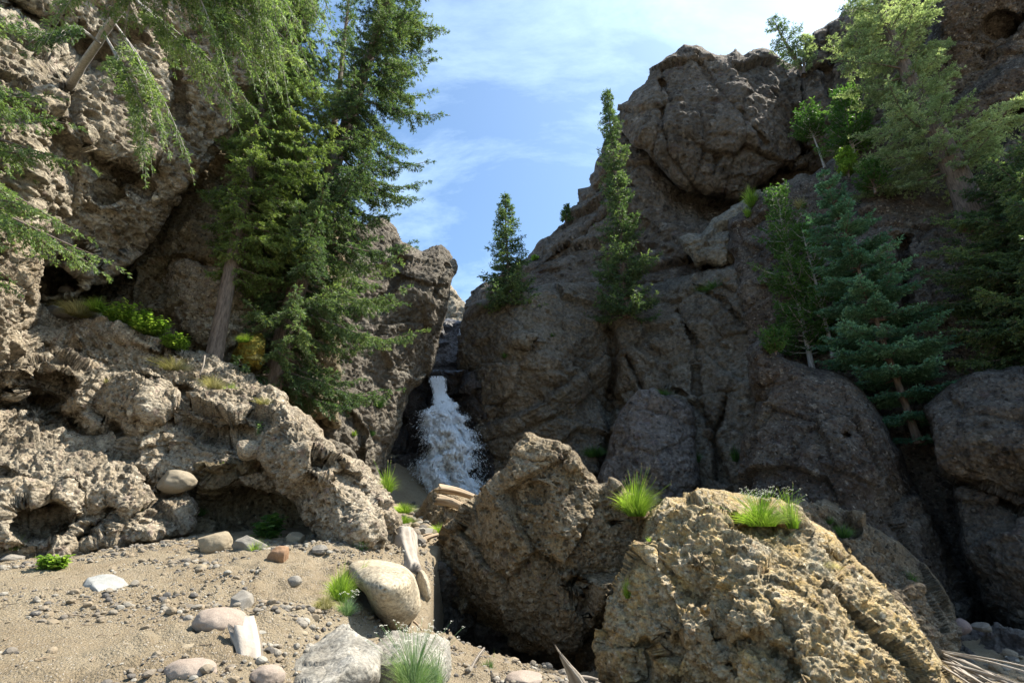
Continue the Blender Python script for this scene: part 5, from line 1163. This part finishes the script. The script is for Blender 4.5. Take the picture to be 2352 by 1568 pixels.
hole = fbm(np.stack([u0 * 7, y0 / 22, u0 * 0], 1), 4, 33, .6); dens_ = 1 - sstep(.15, .75, np.abs(u0 - .42)) * .8
kp = (rng.random(n) < .35 + .65 * e_) & ((hole > -.02 - .5 * dens_ * (1 - .6 * sstep(1000, 1120, y0))) | (rng.random(n) < .06)); y0, u0, e_ = y0[kp], u0[kp], e_[kp]; n = len(y0)
x0, d0 = wf(u0, y0); p0 = at(x0, y0, d0 - (rng.random(n) * .4 - 1.1 * hole[kp]) * e_)
vel = np.stack([(u0 - .5) * .9 * e_ + .12 * rng.normal(size=n) * e_, -.3 - .3 * rng.random(n), -1.0 + .5 * rng.normal(size=n) * e_ * (rng.random(n) < .6)], 1); vel = nrm(vel)
big_ = (np.abs(u0 - .5) < .42); ln = (.03 + .17 * rng.random(n) ** 2.5)[:, None]; wd = (np.where(big_, .010, .006) * (.5 + rng.random(n)))[:, None]; sd = perp(vel, rng)
s2_ = nrm(np.cross(vel, sd)); a_ = p0; b_ = p0 + vel * ln; m_ = p0 + vel * ln * .4
V = np.stack([a_, m_ + sd * wd, m_ + s2_ * wd - sd * wd * .5, m_ - s2_ * wd - sd * wd * .5, b_], 1).reshape(-1, 3); q = np.arange(n)[:, None] * 5
F = np.concatenate([q + np.array([[0, 1, 2]]), q + np.array([[0, 2, 3]]), q + np.array([[0, 3, 1]]), q + np.array([[4, 2, 1]]), q + np.array([[4, 3, 2]]), q + np.array([[4, 1, 3]])])
mk('spray', V, F, m_w, root, False, at(1040, 1140, 22))
# upper trickle
n = 160; t = rng.random(n); p0 = at(1058 + 14 * t * 0 + rng.normal(size=n) * 3 + (1 - t) * 6, 742 + t * 40, 30.2 - t * .5)
vel = nrm(np.array([[-.2, -.3, -1.0]]) + rng.normal(size=(n, 3)) * .15); sd = perp(vel, rng)
V = np.stack([p0, p0 + vel * .12 + sd * .012, p0 + vel * .3, p0 + vel * .12 - sd * .012], 1).reshape(-1, 3)
tag(mk('stream', V, np.arange(len(V)).reshape(-1, 4), m_w, None, False, at(1058, 780, 30)), kind='structure')

# ------------------------------------------------------------------ driftwood
def wood_mat(name, a, b):
    m, nt, bs = newmat(name); g = NT(nt); co = g.n('ShaderNodeTexCoord').outputs['UV']
    return m
def wood(name, a, b):
    m, nt, bs = newmat(name); g = NT(nt); t_ = g.n('ShaderNodeAttribute'); t_.attribute_name = 'tint'
    co = g.n('ShaderNodeTexCoord').outputs['Object']
    f = g.math('ADD', g.math('MULTIPLY', t_.outputs['Fac'], .8), g.math('MULTIPLY', g.noise(co, 14, 5, .7), .35))
    g.l(g.ramp(f, [(.25, a), (.75, b)]), bs.inputs['Base Color']); bs.inputs['Roughness'].default_value = .85
    bp = g.n('ShaderNodeBump'); bp.inputs['Strength'].default_value = .5; bp.inputs['Distance'].default_value = .01; g.l(g.noise(co, 40, 5, .7), bp.inputs['Height']); g.l(bp.outputs[0], bs.inputs['Normal'])
    return m
W_bl = wood('bleached_wood', (.12, .09, .065), (.33, .29, .24)); W_tan = wood('weathered_tan_wood', (.14, .09, .05), (.42, .32, .21)); W_gr = wood('grey_wood', (.10, .08, .06), (.27, .23, .18)); W_bright = wood('sun_bleached_wood', (.12, .09, .065), (.38, .33, .27))
def log(p0, p1, r0, r1, mat, seed, label=None, cat='log', name='log', flat=1.0, jag_=.35, groove=.22, bend=.05, K=44, n=30, root=None, taper=False):
    A, B = np.array(p0, float), np.array(p1, float); rng = np.random.default_rng(seed)
    L = np.linalg.norm(B - A); ax = (B - A) / L; ref = np.array([0, 0, 1.0]) if abs(ax[2]) < .9 else np.array([1.0, 0, 0])
    x = nrm(np.cross(ax, ref)); y = np.cross(x, ax)
    th = np.arange(n) * 2 * np.pi / n; s = np.linspace(0, 1, K)
    TH, Sg = np.meshgrid(th, s); ct, st = np.cos(TH), np.sin(TH)
    g1 = fbm(np.stack([ct.ravel() * 2.2, st.ravel() * 2.2, Sg.ravel() * L * 1.1 + seed], 1), 5, seed, .65).reshape(TH.shape)
    g2 = fbm(np.stack([ct.ravel() * 7, st.ravel() * 7, Sg.ravel() * L * .8 + seed], 1), 3, seed + 2, .6).reshape(TH.shape)
    rr = (r0 + (r1 - r0) * Sg) * (1 + g1 * groove * 1.5 + g2 * groove)
    if taper: rr = rr * np.clip(1.02 - Sg, .03, 1) ** .6
    e0 = fbm(np.stack([np.cos(th) * 2, np.sin(th) * 2, th * 0 + seed], 1), 4, seed + 5) * jag_ * r0 * 4
    pos = Sg * L + (Sg - .5) * 2 * e0[None, :] * (np.abs(Sg - .5) * 2) ** 2
    bd = np.sin(Sg * np.pi) * bend * L
    P = A + pos[..., None] * ax + (rr * ct)[..., None] * x + (rr * st * flat + bd)[..., None] * y
    V = P.reshape(-1, 3); ix = np.arange(K * n).reshape(K, n)
    F = np.stack([ix[:-1], ix[1:], np.roll(ix[1:], -1, 1), np.roll(ix[:-1], -1, 1)], -1).reshape(-1, 4)
    c0 = P[0].mean(0) + ax * r0 * .3; c1 = P[-1].mean(0) - ax * r1 * .3
    V = np.concatenate([V, [c0, c1]]); nn = K * n
    T1 = np.stack([ix[0], np.roll(ix[0], -1), np.full(n, nn)], 1); T2 = np.stack([np.roll(ix[-1], -1), ix[-1], np.full(n, nn + 1)], 1)
    t = np.r_[np.clip(.5 + g1.ravel() * .8 + g2.ravel() * .6, 0, 1), .1, .1]
    o = mk(name, V, [F, np.concatenate([T1, T2])], mat, root, True, A if root is None else np.array(root.location), t)
    return tag(o, label, cat) if root is None else o
log(at(1008, 1122, 12.6), at(1098, 1146, 12.9), .10, .075, W_tan, 1, 'upper cracked log jammed across the foot of the waterfall')
log(at(1000, 1146, 12.4), at(1078, 1172, 12.4), .13, .09, W_tan, 2, 'lower thick broken log under the upper cracked one')
log(at(928, 1228, 8.3), at(952, 1316, 7.3), .17, .12, W_bl, 3, 'bleached hollow log end wedged above the smooth tan boulder', bend=-.04)
log(at(962, 1246, 9.6), at(1005, 1228, 9.9), .05, .03, W_tan, 4, 'thin weathered branch lying by the short grass strip', 'branch', name='branch')
log(at(960, 1236, 9.8), at(992, 1226, 9.9), .03, .02, W_tan, 5, 'thinner stick behind the weathered branch', 'stick', name='stick')
Pw, dw = ground_hit(578, 1532)
log(Pw + np.array([0, 0, -.02]), at(560, 1464, dw + .25) + np.array([.0, 0, .03]), .085, .11, W_bright, 6, 'chunk of pale broken wood standing in the clods', 'driftwood', name='driftwood', flat=.7, jag_=.6, groove=.3)
log(at(1350, 1615, 4.5), at(1292, 1512, 4.55), .12, .10, W_gr, 7, 'grey pointed driftwood stump rising from the bottom edge', 'driftwood', name='driftwood', taper=True, groove=.6, jag_=.5, flat=.6, bend=.06)
log(at(1080, 1540, 5.4), at(1112, 1488, 5.7), .016, .012, W_bl, 8, 'bent pale stick leaning beside the dark green plant', 'stick', name='stick')
log(at(1310, 1556, 5.9), at(1372, 1560, 6.0), .02, .015, W_bl, 9, 'pale stick half hidden behind the driftwood stump', 'stick', name='stick')
log(at(470, 806 + 10, 10.2), at(458, 862, 10.0), .02, .014, W_bright, 10, 'white dead branch in front of the leaning spruce trunk', 'branch', name='branch')
log(at(950, 1426, 5.6), at(968, 1446, 5.5), .012, .008, W_tan, 11, 'short brown stick under the smooth tan boulder', 'stick', name='stick')
pr = empty('split_log', at(2250, 1560, 6.6)); tag(pr, 'sun bleached split log with loose fibres in the bottom right corner', 'log')
rs_ = np.random.default_rng(4)
for i in range(13):
    q_ = i / 12; y_ = rs_.uniform(-6, 6)
    log(at(2148 + 12 * q_ + rs_.uniform(0, 40), 1490 + 52 * q_ + y_, 7.25 - .5 * q_), at(2300 + rs_.uniform(0, 110), 1538 + 105 * q_ + y_ * 2 + rs_.uniform(-8, 12), 6.4 - .6 * q_), rs_.uniform(.008, .026), rs_.uniform(.005, .016), W_bright, 20 + i,
        name='splinter', root=pr, groove=.7, bend=rs_.uniform(-.03, .03), jag_=1.5, flat=rs_.uniform(.4, 1))
